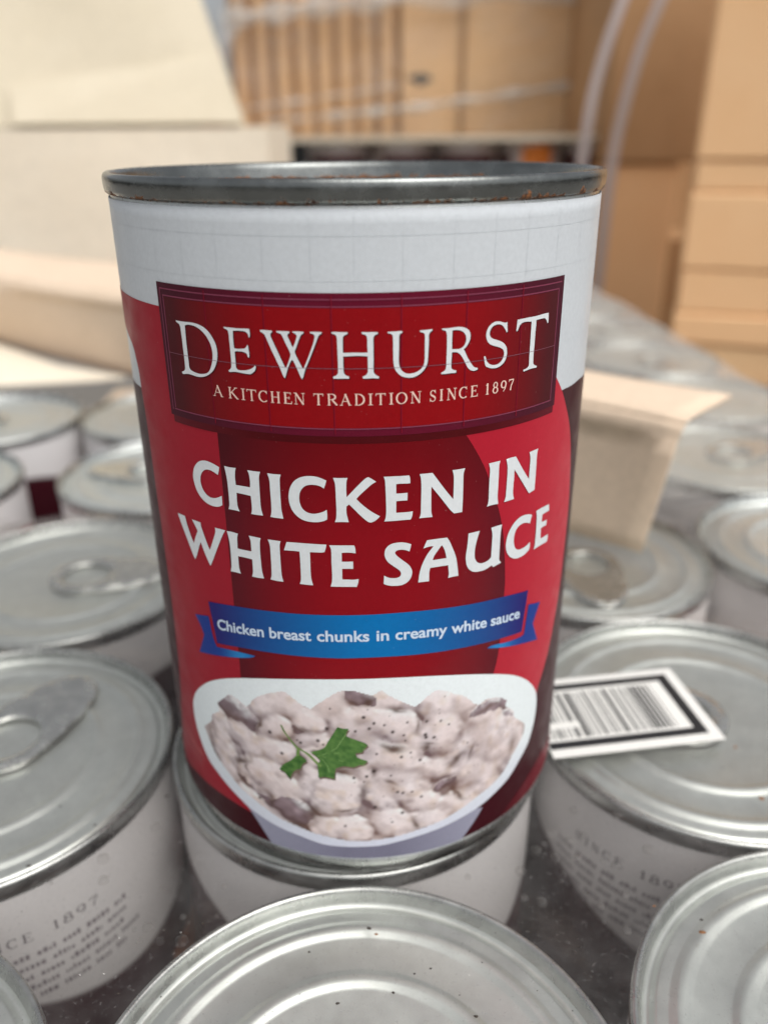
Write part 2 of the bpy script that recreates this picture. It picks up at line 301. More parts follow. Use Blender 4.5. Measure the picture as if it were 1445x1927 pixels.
BRAND=[[[(-25.41,90.17),(-25.09,90.12),(-23.82,90.14),(-22.72,90.18),(-21.8,90.14),(-21.03,89.99),(-20.3,89.7),(-19.7,89.25),(-19.24,88.67),(-18.89,88.07),(-18.7,87.51),(-18.65,86.84),(-18.7,86.23),(-18.86,85.62),(-19.14,84.99),(-19.53,84.42),(-20.02,83.97),(-20.63,83.59),(-21.22,83.35),(-21.82,83.22),(-22.54,83.19),(-23.26,83.26),(-24.13,83.3),(-25.14,83.12),(-25.33,83.39),(-24.79,83.65),(-24.59,83.86),(-24.54,85.23),(-24.56,86.28),(-24.58,87.75),(-24.63,89.03),(-24.68,89.49),(-24.83,89.73),(-25.32,89.93)],[(-23.74,89.69),(-23.19,89.84),(-22.42,89.84),(-21.74,89.72),(-21.1,89.44),(-20.49,89.0),(-20.02,88.46),(-19.66,87.83),(-19.47,87.17),(-19.43,86.5),(-19.54,85.71),(-19.79,85.0),(-20.14,84.35),(-20.58,83.94),(-21.17,83.73),(-21.88,83.63),(-22.59,83.67),(-23.18,83.8),(-23.59,83.96),(-23.74,84.21),(-23.75,85.0),(-23.79,85.95),(-23.81,87.42),(-23.78,88.96)]],[[(-17.34,90.14),(-16.36,90.13),(-15.31,90.11),(-14.37,90.15),(-13.68,90.16),(-13.65,89.75),(-13.66,89.26),(-13.8,89.05),(-13.92,89.49),(-14.13,89.72),(-14.49,89.82),(-15.33,89.84),(-16.01,89.76),(-16.05,89.08),(-16.06,88.26),(-16.02,87.59),(-15.54,87.55),(-14.78,87.63),(-14.44,87.74),(-14.23,87.99),(-14.09,88.18),(-14.02,88.01),(-13.97,87.43),(-13.93,86.85),(-14.03,86.55),(-14.16,86.67),(-14.27,86.99),(-14.54,87.18),(-15.09,87.26),(-15.77,87.24),(-15.99,87.16),(-15.99,86.42),(-15.98,85.66),(-15.98,85.15),(-15.79,84.92),(-15.32,84.84),(-14.64,84.92),(-14.06,85.08),(-13.57,85.33),(-13.27,85.65),(-13.15,85.49),(-13.24,85.14),(-13.47,84.83),(-13.92,84.51),(-14.58,84.48),(-15.44,84.54),(-16.22,84.58),(-17.02,84.47),(-17.16,84.65),(-16.83,84.9),(-16.68,85.13),(-16.62,86.03),(-16.63,87.37),(-16.65,88.7),(-16.69,89.52),(-16.83,89.8),(-17.3,89.98)]],[[(-12.25,90.12),(-11.76,90.15),(-11.15,90.13),(-10.68,90.1),(-10.71,89.92),(-10.92,89.71),(-10.9,89.43),(-10.6,88.71),(-10.15,87.67),(-9.7,86.63),(-9.36,85.86),(-9.2,85.61),(-9.06,85.79),(-8.77,86.42),(-8.52,87.09),(-8.48,87.34),(-8.68,87.91),(-9.06,88.71),(-9.39,89.5),(-9.59,89.77),(-10.09,89.95),(-10.12,90.11),(-9.57,90.12),(-8.89,90.12),(-8.43,90.1),(-8.48,89.94),(-8.7,89.77),(-8.76,89.57),(-8.53,89.05),(-8.28,88.41),(-8.12,88.19),(-7.93,88.59),(-7.64,89.33),(-7.58,89.65),(-7.74,89.87),(-8.06,89.99),(-8.1,90.13),(-7.47,90.15),(-6.72,90.12),(-6.74,89.95),(-7.04,89.75),(-7.18,89.5),(-7.46,88.85),(-7.79,88.02),(-7.94,87.65),(-7.72,87.04),(-7.34,86.23),(-7.04,85.62),(-6.91,85.67),(-6.63,86.26),(-6.22,87.18),(-5.85,88.08),(-5.57,88.82),(-5.42,89.38),(-5.38,89.67),(-5.52,89.86),(-5.92,89.97),(-5.93,90.13),(-5.27,90.15),(-4.5,90.12),(-4.55,89.94),(-4.8,89.8),(-4.97,89.55),(-5.33,88.66),(-5.78,87.6),(-6.25,86.52),(-6.71,85.51),(-7.05,84.46),(-7.17,84.28),(-7.34,84.53),(-7.72,85.47),(-8.09,86.37),(-8.33,86.65),(-8.56,86.35),(-8.9,85.59),(-9.11,84.99),(-9.32,84.39),(-9.41,84.3),(-9.57,84.55),(-9.86,85.37),(-10.39,86.59),(-11.0,87.96),(-11.52,89.23),(-11.72,89.63),(-12.22,89.92)]],[[(-3.34,90.13),(-2.9,90.17),(-2.03,90.13),(-1.45,90.13),(-1.43,89.93),(-1.8,89.77),(-1.98,89.57),(-2.01,89.25),(-2.03,88.45),(-2.04,87.64),(-1.29,87.64),(-0.49,87.65),(0.32,87.63),(0.94,87.65),(0.91,88.42),(0.91,89.22),(0.87,89.58),(0.72,89.79),(0.28,89.91),(0.24,90.13),(0.92,90.1),(1.64,90.1),(2.2,90.07),(2.18,89.87),(1.87,89.76),(1.7,89.57),(1.64,89.21),(1.64,88.0),(1.64,86.77),(1.62,85.54),(1.67,85.12),(1.9,84.82),(2.27,84.64),(2.26,84.37),(1.49,84.44),(0.91,84.41),(0.34,84.42),(0.27,84.65),(0.63,84.81),(0.86,85.06),(0.93,85.39),(0.94,86.38),(0.94,87.16),(0.15,87.24),(-0.66,87.25),(-1.46,87.21),(-2.03,87.19),(-2.03,86.41),(-2.03,85.59),(-1.99,85.17),(-1.81,84.88),(-1.38,84.71),(-1.37,84.42),(-1.86,84.44),(-2.59,84.42),(-3.29,84.42),(-3.31,84.67),(-2.99,84.81),(-2.75,85.05),(-2.69,85.42),(-2.68,86.41),(-2.69,88.04),(-2.71,89.25),(-2.76,89.65),(-2.95,89.85),(-3.31,89.96)]],[[(3.33,90.08),(3.99,90.09),(4.64,90.11),(5.0,90.13),(5.2,90.03),(5.12,89.89),(4.84,89.78),(4.76,89.5),(4.74,88.29),(4.72,87.07),(4.72,86.33),(4.8,85.83),(5.01,85.36),(5.38,85.01),(5.8,84.84),(6.31,84.83),(6.9,84.96),(7.32,85.18),(7.65,85.49),(7.86,85.9),(7.94,86.39),(7.95,87.3),(7.95,88.52),(7.94,89.42),(7.81,89.71),(7.35,89.9),(7.28,90.08),(8.02,90.1),(8.86,90.15),(8.88,89.96),(8.57,89.78),(8.45,89.51),(8.44,88.49),(8.4,87.27),(8.34,86.28),(8.21,85.7),(7.91,85.22),(7.49,84.79),(6.99,84.49),(6.48,84.33),(5.97,84.31),(5.39,84.42),(4.89,84.68),(4.47,85.1),(4.22,85.53),(4.1,86.03),(4.04,86.69),(4.02,87.92),(4.01,89.13),(3.97,89.62),(3.78,89.82),(3.38,89.92)]],[[(10.08,90.12),(10.78,90.1),(11.48,90.14),(12.2,90.16),(12.83,90.09),(13.3,89.92),(13.68,89.67),(13.91,89.28),(13.97,88.86),(13.9,88.37),(13.65,87.9),(13.39,87.55),(13.07,87.33),(13.32,86.93),(13.62,86.31),(14.03,85.68),(14.43,85.13),(14.78,84.83),(15.18,84.74),(15.16,84.51),(14.66,84.42),(14.17,84.56),(13.77,84.9),(13.47,85.4),(13.17,85.94),(12.83,86.48),(12.49,86.85),(12.21,87.02),(11.8,87.08),(11.49,87.06),(11.47,86.27),(11.44,85.61),(11.47,85.18),(11.64,84.91),(12.18,84.71),(12.11,84.44),(11.47,84.46),(10.84,84.44),(10.13,84.46),(10.12,84.63),(10.52,84.81),(10.72,85.08),(10.77,85.5),(10.79,86.5),(10.8,87.74),(10.79,88.81),(10.73,89.55),(10.6,89.8),(10.13,89.96)],[(11.48,89.78),(11.94,89.82),(12.48,89.72),(12.95,89.49),(13.28,89.09),(13.39,88.67),(13.36,88.26),(13.19,87.86),(12.88,87.56),(12.47,87.43),(12.02,87.43),(11.49,87.48),(11.47,88.26),(11.47,89.08)]],[[(19.42,90.06),(19.48,89.51),(19.55,88.83),(19.4,88.75),(19.24,89.04),(18.94,89.45),(18.55,89.79),(18.07,89.92),(17.55,89.9),(17.16,89.73),(16.87,89.39),(16.75,88.95),(16.87,88.52),(17.24,88.22),(17.88,87.98),(18.63,87.68),(19.2,87.27),(19.54,86.79),(19.65,86.26),(19.62,85.67),(19.4,85.13),(18.99,84.71),(18.47,84.44),(17.89,84.35),(17.26,84.42),(16.74,84.59),(16.37,84.81),(16.22,85.17),(16.09,85.78),(16.05,86.08),(16.2,86.13),(16.34,85.92),(16.48,85.48),(16.81,85.09),(17.34,84.84),(17.86,84.78),(18.39,84.89),(18.8,85.17),(19.09,85.65),(19.17,86.16),(18.97,86.61),(18.47,86.93),(17.72,87.2),(16.98,87.5),(16.5,87.93),(16.28,88.46),(16.24,89.04),(16.42,89.52),(16.74,89.94),(17.23,90.22),(17.73,90.31),(18.36,90.22),(18.9,90.04),(19.23,90.0)]],[[(21.13,90.13),(22.06,90.16),(23.27,90.18),(24.55,90.18),(25.89,90.25),(27.11,90.27),(27.17,89.86),(27.2,88.98),(27.04,88.87),(26.8,89.26),(26.47,89.61),(25.96,89.68),(24.61,89.66),(24.64,89.09),(24.59,87.89),(24.59,86.67),(24.54,85.45),(24.56,84.38),(24.61,83.92),(24.91,83.65),(25.38,83.47),(25.29,83.26),(24.34,83.3),(23.31,83.21),(22.78,83.14),(22.72,83.39),(23.28,83.48),(23.65,83.68),(23.75,83.98),(23.71,85.05),(23.73,86.1),(23.72,87.5),(23.72,88.79),(23.71,89.57),(22.95,89.67),(22.22,89.68),(21.76,89.52),(21.49,89.22),(21.3,88.78),(21.08,88.64),(21.03,88.81),(21.07,89.49)]]]
TITLE=[[[(-20.21,70.95),(-20.35,70.38),(-20.58,69.75),(-21.08,69.97),(-21.73,70.16),(-22.41,70.18),(-23.0,69.97),(-23.51,69.56),(-23.86,68.98),(-24.02,68.4),(-24.01,67.73),(-23.77,67.01),(-23.27,66.4),(-22.67,66.1),(-22.05,66.02),(-21.27,66.2),(-20.63,66.51),(-20.26,66.72),(-20.26,66.03),(-20.28,65.38),(-20.6,65.12),(-21.3,64.85),(-22.06,64.79),(-22.9,64.86),(-23.73,65.17),(-24.48,65.71),(-25.06,66.47),(-25.39,67.39),(-25.52,68.37),(-25.37,69.18),(-25.07,69.91),(-24.51,70.59),(-23.85,71.08),(-23.17,71.34),(-22.38,71.43),(-21.58,71.34),(-20.81,71.15)]],[[(-19.32,71.31),(-18.4,71.28),(-17.43,71.34),(-17.58,70.78),(-17.67,69.91),(-17.65,68.86),(-16.49,68.88),(-15.4,68.87),(-15.33,69.65),(-15.41,70.7),(-15.61,71.31),(-14.69,71.31),(-13.7,71.33),(-13.92,70.6),(-13.97,69.21),(-13.99,67.6),(-13.97,66.09),(-13.75,64.97),(-14.65,64.94),(-15.56,64.93),(-15.4,65.53),(-15.37,66.52),(-15.41,67.62),(-16.48,67.69),(-17.63,67.71),(-17.68,66.66),(-17.65,65.68),(-17.39,64.98),(-18.31,65.0),(-19.29,64.96),(-19.07,65.51),(-19.0,66.74),(-19.01,68.37),(-19.08,69.77)]],[[(-12.68,71.28),(-11.78,71.25),(-10.76,71.28),(-10.94,70.63),(-10.99,69.05),(-11.0,67.23),(-10.96,66.05),(-10.77,64.9),(-11.68,64.9),(-12.65,64.94),(-12.47,65.65),(-12.41,67.06),(-12.42,68.88),(-12.43,70.26)]],[[(-4.66,70.83),(-4.82,70.3),(-5.02,69.69),(-5.42,69.97),(-5.95,70.13),(-6.54,70.17),(-7.13,70.09),(-7.64,69.84),(-8.07,69.34),(-8.32,68.74),(-8.39,67.99),(-8.32,67.36),(-8.05,66.69),(-7.57,66.24),(-7.02,66.04),(-6.42,66.01),(-5.82,66.15),(-5.21,66.38),(-4.76,66.66),(-4.72,65.97),(-4.76,65.26),(-5.17,65.03),(-5.87,64.83),(-6.68,64.78),(-7.48,64.84),(-8.28,65.1),(-8.97,65.64),(-9.45,66.29),(-9.76,67.12),(-9.86,68.08),(-9.76,68.94),(-9.46,69.81),(-8.91,70.59),(-8.18,71.08),(-7.47,71.31),(-6.68,71.39),(-5.9,71.32),(-5.23,71.1)]],[[(-3.77,71.25),(-2.91,71.24),(-1.9,71.27),(-2.06,70.67),(-2.11,69.63),(-2.1,68.52),(-1.52,69.16),(-0.48,70.3),(0.4,71.16),(0.78,71.33),(1.21,71.08),(1.78,70.65),(1.15,70.26),(0.27,69.45),(-0.41,68.78),(-0.83,68.28),(-0.34,67.72),(0.52,66.9),(1.39,66.23),(2.24,65.69),(1.77,65.19),(1.27,64.89),(0.83,64.85),(0.35,65.19),(-0.37,65.91),(-1.04,66.67),(-1.79,67.5),(-2.15,67.2),(-2.17,66.35),(-2.05,65.59),(-1.9,64.92),(-2.8,64.94),(-3.74,64.9),(-3.55,65.46),(-3.48,66.65),(-3.5,68.45),(-3.52,70.03),(-3.6,70.65)]],[[(2.75,71.31),(3.86,71.3),(5.22,71.27),(6.1,71.28),(6.22,70.93),(6.26,70.15),(5.71,70.16),(5.02,70.2),(4.39,70.17),(4.39,68.83),(5.22,68.82),(5.9,68.83),(5.9,68.23),(5.87,67.73),(5.13,67.75),(4.39,67.74),(4.38,66.06),(5.23,66.05),(5.93,66.04),(6.63,66.09),(6.54,65.38),(6.34,64.91),(5.23,64.91),(4.04,64.9),(2.8,64.9),(3.0,65.56),(3.06,66.63),(3.02,68.65),(2.96,70.23),(2.91,70.86)]],[[(7.51,71.31),(8.39,71.32),(9.26,71.31),(10.27,69.85),(11.36,68.31),(12.32,67.08),(12.33,68.37),(12.3,70.3),(12.08,71.31),(13.0,71.29),(13.94,71.3),(13.74,70.56),(13.74,69.18),(13.76,67.02),(13.73,64.94),(12.5,64.95),(11.87,65.64),(10.86,67.04),(9.99,68.24),(9.14,69.36),(9.14,68.2),(9.17,66.47),(9.21,65.6),(9.38,64.9),(8.39,64.95),(7.51,64.95),(7.71,65.58),(7.74,67.19),(7.76,69.31),(7.68,70.69)]],[[(17.69,71.3),(18.59,71.3),(19.61,71.3),(19.46,70.63),(19.47,69.11),(19.47,67.47),(19.48,65.92),(19.64,64.87),(18.6,64.96),(17.69,64.91),(17.9,65.62),(17.89,67.28),(17.89,68.92),(17.91,70.32)]],[[(20.67,71.28),(21.48,71.32),(22.46,71.28),(23.29,70.07),(24.34,68.59),(25.52,67.09),(25.52,68.72),(25.53,70.16),(25.26,71.24),(26.32,71.28),(27.17,71.3),(27.01,70.43),(27.02,68.87),(27.04,67.16),(27.03,64.99),(25.76,64.83),(24.91,65.96),(23.84,67.38),(22.33,69.41),(22.36,68.21),(22.32,66.88),(22.34,65.75),(22.61,64.87),(21.7,64.85),(20.69,64.87),(20.95,65.56),(21.0,66.77),(21.03,68.53),(21.0,70.07)]],[[(-30.52,61.32),(-29.55,61.4),(-28.6,61.43),(-28.28,60.16),(-27.66,58.56),(-27.1,57.48),(-26.62,58.53),(-25.87,59.9),(-26.16,60.34),(-26.91,61.41),(-25.99,61.45),(-24.99,61.47),(-25.02,60.97),(-24.63,59.85),(-24.13,58.52),(-23.64,57.45),(-23.06,58.64),(-22.45,59.99),(-22.14,60.77),(-22.13,61.44),(-21.22,61.46),(-20.21,61.48),(-20.77,60.65),(-21.48,59.31),(-22.4,57.52),(-23.19,55.98),(-23.82,54.85),(-24.06,55.11),(-24.55,56.05),(-25.03,57.11),(-25.47,58.23),(-26.0,57.17),(-26.75,55.59),(-27.23,54.81),(-27.52,55.2),(-28.19,56.57),(-29.0,58.24),(-29.85,59.89)]],[[(-19.95,61.45),(-18.97,61.51),(-18.03,61.45),(-18.22,60.78),(-18.28,59.85),(-18.3,59.09),(-17.21,59.08),(-16.02,59.12),(-16.01,60.1),(-16.03,60.78),(-16.24,61.51),(-15.32,61.5),(-14.38,61.47),(-14.55,60.82),(-14.64,59.21),(-14.61,57.59),(-14.57,56.32),(-14.34,55.16),(-15.38,55.09),(-16.26,55.09),(-16.06,55.78),(-16.01,56.85),(-16.01,57.88),(-17.19,57.91),(-18.35,57.88),(-18.36,56.8),(-18.33,55.86),(-18.11,55.11),(-18.98,55.12),(-19.94,55.07),(-19.72,55.87),(-19.62,57.55),(-19.63,59.54),(-19.75,60.55)]],[[(-13.3,61.46),(-12.32,61.46),(-11.4,61.46),(-11.58,60.76),(-11.61,59.28),(-11.6,57.44),(-11.57,56.16),(-11.36,55.14),(-12.3,55.13),(-13.32,55.2),(-13.12,55.91),(-13.05,57.44),(-13.03,59.29),(-13.05,60.54)]],[[(-10.54,61.45),(-9.11,61.5),(-7.56,61.51),(-6.03,61.51),(-4.99,61.51),(-5.09,61.02),(-5.28,60.37),(-5.67,60.27),(-6.49,60.25),(-7.31,60.23),(-7.32,58.85),(-7.34,57.24),(-7.29,56.09),(-7.07,55.08),(-8.07,55.09),(-8.97,55.13),(-8.77,55.95),(-8.74,57.57),(-8.74,58.94),(-8.76,60.19),(-9.71,60.2),(-11.0,60.13),(-10.74,60.87)]],[[(-4.62,61.44),(-3.52,61.45),(-2.22,61.47),(-1.28,61.47),(-1.14,61.11),(-1.08,60.27),(-1.65,60.35),(-2.35,60.38),(-2.97,60.33),(-2.99,58.99),(-2.19,58.99),(-1.46,59.02),(-1.46,57.89),(-2.21,57.9),(-2.97,57.88),(-3.0,56.23),(-2.16,56.22),(-1.45,56.2),(-0.76,56.31),(-0.85,55.64),(-1.05,55.06),(-2.18,55.08),(-3.41,55.06),(-4.64,55.05),(-4.43,55.82),(-4.37,56.97),(-4.39,58.8),(-4.37,60.38),(-4.42,60.94)]],[[(6.46,61.18),(6.34,60.57),(6.21,60.12),(5.74,60.36),(5.23,60.49),(4.72,60.49),(4.37,60.37),(4.22,60.11),(4.34,59.81),(4.72,59.38),(5.34,58.81),(5.96,58.24),(6.38,57.67),(6.59,57.13),(6.59,56.55),(6.39,55.94),(5.97,55.4),(5.35,55.06),(4.62,54.96),(3.8,55.01),(3.08,55.18),(2.65,55.41),(2.68,55.99),(2.71,56.71),(3.09,56.45),(3.6,56.25),(4.21,56.19),(4.62,56.24),(4.93,56.44),(5.05,56.78),(4.93,57.2),(4.52,57.64),(3.91,58.15),(3.3,58.71),(2.95,59.3),(2.8,59.87),(2.86,60.54),(3.11,61.03),(3.62,61.44),(4.32,61.61),(5.13,61.62),(5.94,61.42)]],[[(8.66,61.52),(10.12,61.52),(11.57,61.48),(12.0,60.75),(12.48,59.63),(12.98,58.27),(13.25,56.93),(13.49,55.11),(12.73,55.14),(11.88,55.1),(11.98,55.67),(11.93,56.38),(11.85,57.13),(10.54,57.17),(9.18,57.17),(9.06,56.43),(9.06,55.09),(8.3,55.12),(7.48,55.13),(7.6,56.18),(7.8,57.2),(8.15,58.19),(8.67,59.26),(9.19,59.97),(9.61,60.48),(9.18,60.52),(8.65,60.45),(8.15,60.32),(8.38,60.88)],[(10.8,60.42),(11.02,60.13),(11.32,59.39),(11.57,58.31),(10.52,58.33),(9.52,58.32),(9.74,58.98),(10.16,59.59),(10.53,60.1)]],[[(14.85,61.45),(15.71,61.45),(16.68,61.46),(16.42,60.61),(16.16,59.63),(16.0,58.51),(16.01,57.57),(16.22,56.93),(16.62,56.46),(17.2,56.21),(17.84,56.22),(18.48,56.4),(18.88,56.76),(18.89,57.76),(18.91,59.17),(18.9,60.33),(18.64,61.46),(19.63,61.47),(20.58,61.46),(20.44,60.49),(20.39,59.22),(20.39,57.81),(20.4,56.38),(20.48,55.75),(20.84,55.28),(20.11,55.14),(19.39,54.97),(19.04,55.36),(18.42,55.1),(17.64,54.95),(16.75,54.98),(15.99,55.15),(15.36,55.55),(14.92,56.13),(14.65,56.9),(14.55,57.92),(14.68,59.05),(14.79,60.17)]],[[(26.89,61.09),(26.69,60.47),(26.5,59.82),(25.69,60.2),(24.84,60.35),(24.06,60.19),(23.48,59.72),(23.17,58.87),(23.13,58.05),(23.3,57.27),(23.66,56.67),(24.25,56.29),(24.91,56.19),(25.74,56.27),(26.42,56.46),(26.84,56.7),(26.92,55.91),(26.71,55.35),(25.87,55.0),(24.87,54.86),(23.89,54.95),(23.08,55.29),(22.35,55.89),(21.85,56.65),(21.59,57.57),(21.61,58.51),(21.85,59.5),(22.44,60.45),(23.2,61.15),(24.09,61.55),(25.05,61.61),(26.07,61.43)]],[[(27.89,61.38),(29.4,61.41),(31.44,61.3),(31.62,60.14),(30.61,60.2),(29.66,60.18),(29.62,58.98),(30.37,58.89),(31.14,58.85),(31.06,57.9),(30.28,58.0),(29.55,57.96),(29.64,56.2),(30.76,56.15),(31.91,56.12),(31.88,55.52),(31.75,54.89),(29.85,55.01),(27.99,54.99),(28.22,55.93),(28.24,57.4),(28.21,59.24),(28.1,60.6)]]]
RIBBON=[(-25.27,48.33),(-20.2,49.23),(-14.52,49.86),(-9.66,50.19),(-5.1,50.41),(0.23,50.55),(5.55,50.56),(11.13,50.27),(17.32,49.74),(22.1,49.2),(27.37,48.23),(26.97,44.79),(26.46,41.15),(21.59,41.95),(15.45,42.64),(9.34,43.08),(3.74,43.34),(0.12,43.36),(-3.54,43.24),(-7.2,43.13),(-11.01,42.97),(-15.06,42.7),(-19.52,42.21),(-24.29,41.3),(-24.77,44.93)]
TAIL_L=[(-29.07,44.62),(-27.05,45.21),(-25.57,45.63),(-25.26,43.4),(-24.93,41.73),(-24.39,40.58),(-22.08,41.0),(-19.6,41.33),(-16.87,41.49),(-17.8,40.91),(-20.95,39.93),(-25.05,38.77),(-29.1,37.66),(-28.09,39.71),(-27.24,41.65),(-27.87,43.02)]
TAIL_R=[(27.76,45.53),(29.36,45.02),(31.24,44.45),(30.35,43.03),(29.47,41.25),(30.24,39.59),(31.24,37.42),(27.36,38.64),(22.79,39.94),(19.04,41.15),(20.12,41.34),(23.28,40.7),(25.92,40.35),(27.11,40.39),(27.41,42.78)]
RIBWORDS=[('Chicken',(-23.69,43.82),(-15.07,45.27)),('breast',(-14.14,45.31),(-7.74,45.84)),('chunks',(-6.9,45.88),(0.56,46.06)),('in',(1.56,46.14),(3.35,46.14)),('creamy',(4.25,46.22),(11.97,45.71)),('white',(12.63,45.91),(18.7,45.11)),('sauce',(19.47,45.15),(25.58,43.9))]
RIBCAP=[(-23.05,45.78),(-23.01,44.02),(-19.78,46.52),(-19.87,44.53),(-5.56,47.68),(-5.62,45.95)]
TAG=[('A',-19.86,-18.39,81.05),('K',-17.54,-16.01,81.06),('I',-15.57,-14.95,81.11),('T',-14.76,-13.36,81.08),('C',-13.09,-11.82,81.08),('H',-11.48,-10.1,81.08),('E',-9.74,-8.64,81.07),('N',-8.36,-6.92,81.08),('T',-5.87,-4.61,81.06),('R',-4.19,-2.87,81.08),('A',-2.52,-1.21,81.1),('D',-0.8,0.51,81.12),('I',0.88,1.53,81.15),('T',1.82,3.09,81.15),('I',3.48,4.07,81.13),('O',4.37,5.78,81.14),('N',6.18,7.61,81.15),('S',8.66,9.52,81.13),('I',9.96,10.49,81.15),('N',10.94,12.32,81.21),('C',12.63,13.83,81.2),('E',14.27,15.34,81.2),('1',16.55,17.07,81.2),('8',17.65,18.49,81.26),('9',18.94,19.89,81.2),('7',20.26,21.15,81.17)]
TAGTOP=[(-17.4,82.45),(-17.46,81.07),(-5.39,82.42),(-5.31,81.08)]
RED_LEFT_TOP=[(-45.87,91.58),(-40.2,91.62),(-35.41,91.53),(-32.05,91.51),(-29.28,91.59)]
RED_LEFT_EDGE=[(-46.29,86.38),(-41.02,84.8),(-39.48,82.98),(-38.77,80.98),(-38.86,78.46),(-38.42,75.88),(-38.03,71.94),(-38.02,66.94),(-38.17,66.43),(-38.05,61.69),(-37.61,56.93),(-37.6,50.82),(-37.37,46.71),(-37.57,41.18),(-37.78,35.45),(-38.0,29.48),(-47.34,9.0),(-46.09,5.63),(-41.49,6.69),(-36.1,8.42),(-31.05,8.98),(-26.75,9.28),(-23.15,9.25),(-21.04,9.06)]
MID_LEFT=[(-19.89,75.05),(-19.98,73.53),(-20.07,61.64),(-19.98,53.13),(-20.12,37.3)]
MID_RIGHT=[(13.27,76.82),(14.35,75.35),(15.58,73.4),(16.59,71.66),(17.46,69.87),(19.58,64.71),(20.04,63.47),(20.47,62.01),(20.98,59.78),(21.42,57.26),(21.92,52.44),(21.95,49.45),(21.46,40.07),(20.7,35.93)]
RED_RIGHT_EDGE=[(30.53,80.89),(32.74,78.47),(34.83,75.49),(36.8,72.4),(38.19,69.36),(39.71,65.2),(40.15,62.71),(40.56,60.65),(41.49,56.36),(41.31,53.77),(40.94,49.26),(40.79,45.25),(36.55,32.27),(34.79,29.22),(32.99,26.27)]
WHITE_R=[(32.74,78.47),(35.99,78.34),(40.43,78.4),(47.34,77.7)]
WHITE_L=[(-38.91,78.43),(-42.52,78.18),(-47.34,77.8)]
LOWRED=[(34.16,8.34),(38.06,7.82),(43.29,3.4),(37.85,4.24),(29.9,4.14),(25.75,4.2),(27.07,5.74),(30.76,6.79)]
BOWL=[(-20.17,36.43),(-23.75,34.92),(-27.13,32.9),(-30.04,30.4),(-32.15,27.93),(-33.38,25.32),(-33.53,22.46),(-32.93,19.74),(-31.65,17.13),(-29.95,15.04),(-27.54,13.63),(-25.02,12.21),(-22.95,11.17),(-21.02,10.14),(-18.87,9.42),(-16.34,8.63),(-13.9,8.09),(-11.56,7.66),(-9.3,7.08),(-7.08,6.64),(-3.8,6.59),(-1.32,6.67),(1.91,6.81),(5.18,7.36),(8.52,7.88),(11.99,8.36),(15.66,9.03),(19.64,9.83),(22.53,10.85),(25.69,12.14),(28.43,14.18),(31.08,16.5),(32.51,19.56),(33.03,22.61),(32.68,25.6),(31.32,28.04),(28.94,30.71),(26.2,32.92),(23.54,34.5),(20.61,35.85),(16.97,37.19),(13.46,38.19),(9.68,38.98),(6.11,39.43),(2.67,39.65),(-0.71,39.67),(-2.93,39.61),(-5.87,39.42),(-8.88,39.09),(-12.02,38.58),(-15.36,37.85),(-17.74,37.2)]
SIDE_L=[(-21.29,10.29),(-19.04,7.44),(-16.89,4.56)]
SIDE_R=[(19.97,9.07),(18.39,6.97),(15.97,4.16)]
FOOD=[(-22.91,32.37),(-21.51,32.43),(-19.5,31.56),(-18.66,32.37),(-17.81,33.66),(-15.8,35.02),(-13.93,35.9),(-12.37,36.39),(-11.14,35.56),(-9.73,34.48),(-8.51,33.95),(-7.03,35.24),(-5.38,36.61),(-3.97,37.54),(-2.01,37.72),(-0.76,37.36),(0.79,36.83),(2.17,37.7),(3.54,36.5),(5.73,35.02),(7.16,34.05),(8.18,34.7),(9.21,35.7),(10.46,36.26),(12.2,35.81),(13.56,34.93),(15.44,33.83),(17.22,31.82),(18.0,31.26),(19.79,31.67),(22.34,30.8),(24.09,29.44),(23.71,28.45),(25.79,26.59),(26.27,24.98),(29.16,21.95),(29.22,19.68),(27.68,17.8),(26.34,16.63),(24.8,14.71),(22.37,13.25),(18.96,12.21),(15.59,10.94),(11.95,9.82),(8.5,9.19),(5.17,8.52),(1.92,8.11),(-1.3,7.83),(-2.69,7.81),(-5.93,8.26),(-9.22,8.84),(-11.92,9.59),(-14.97,10.31),(-17.4,11.37),(-19.95,12.53),(-22.67,13.76),(-24.64,15.28),(-26.43,16.56),(-28.28,18.32),(-29.44,20.45),(-30.49,22.34),(-28.01,24.82),(-27.62,26.24),(-25.56,27.94),(-25.8,29.66)]
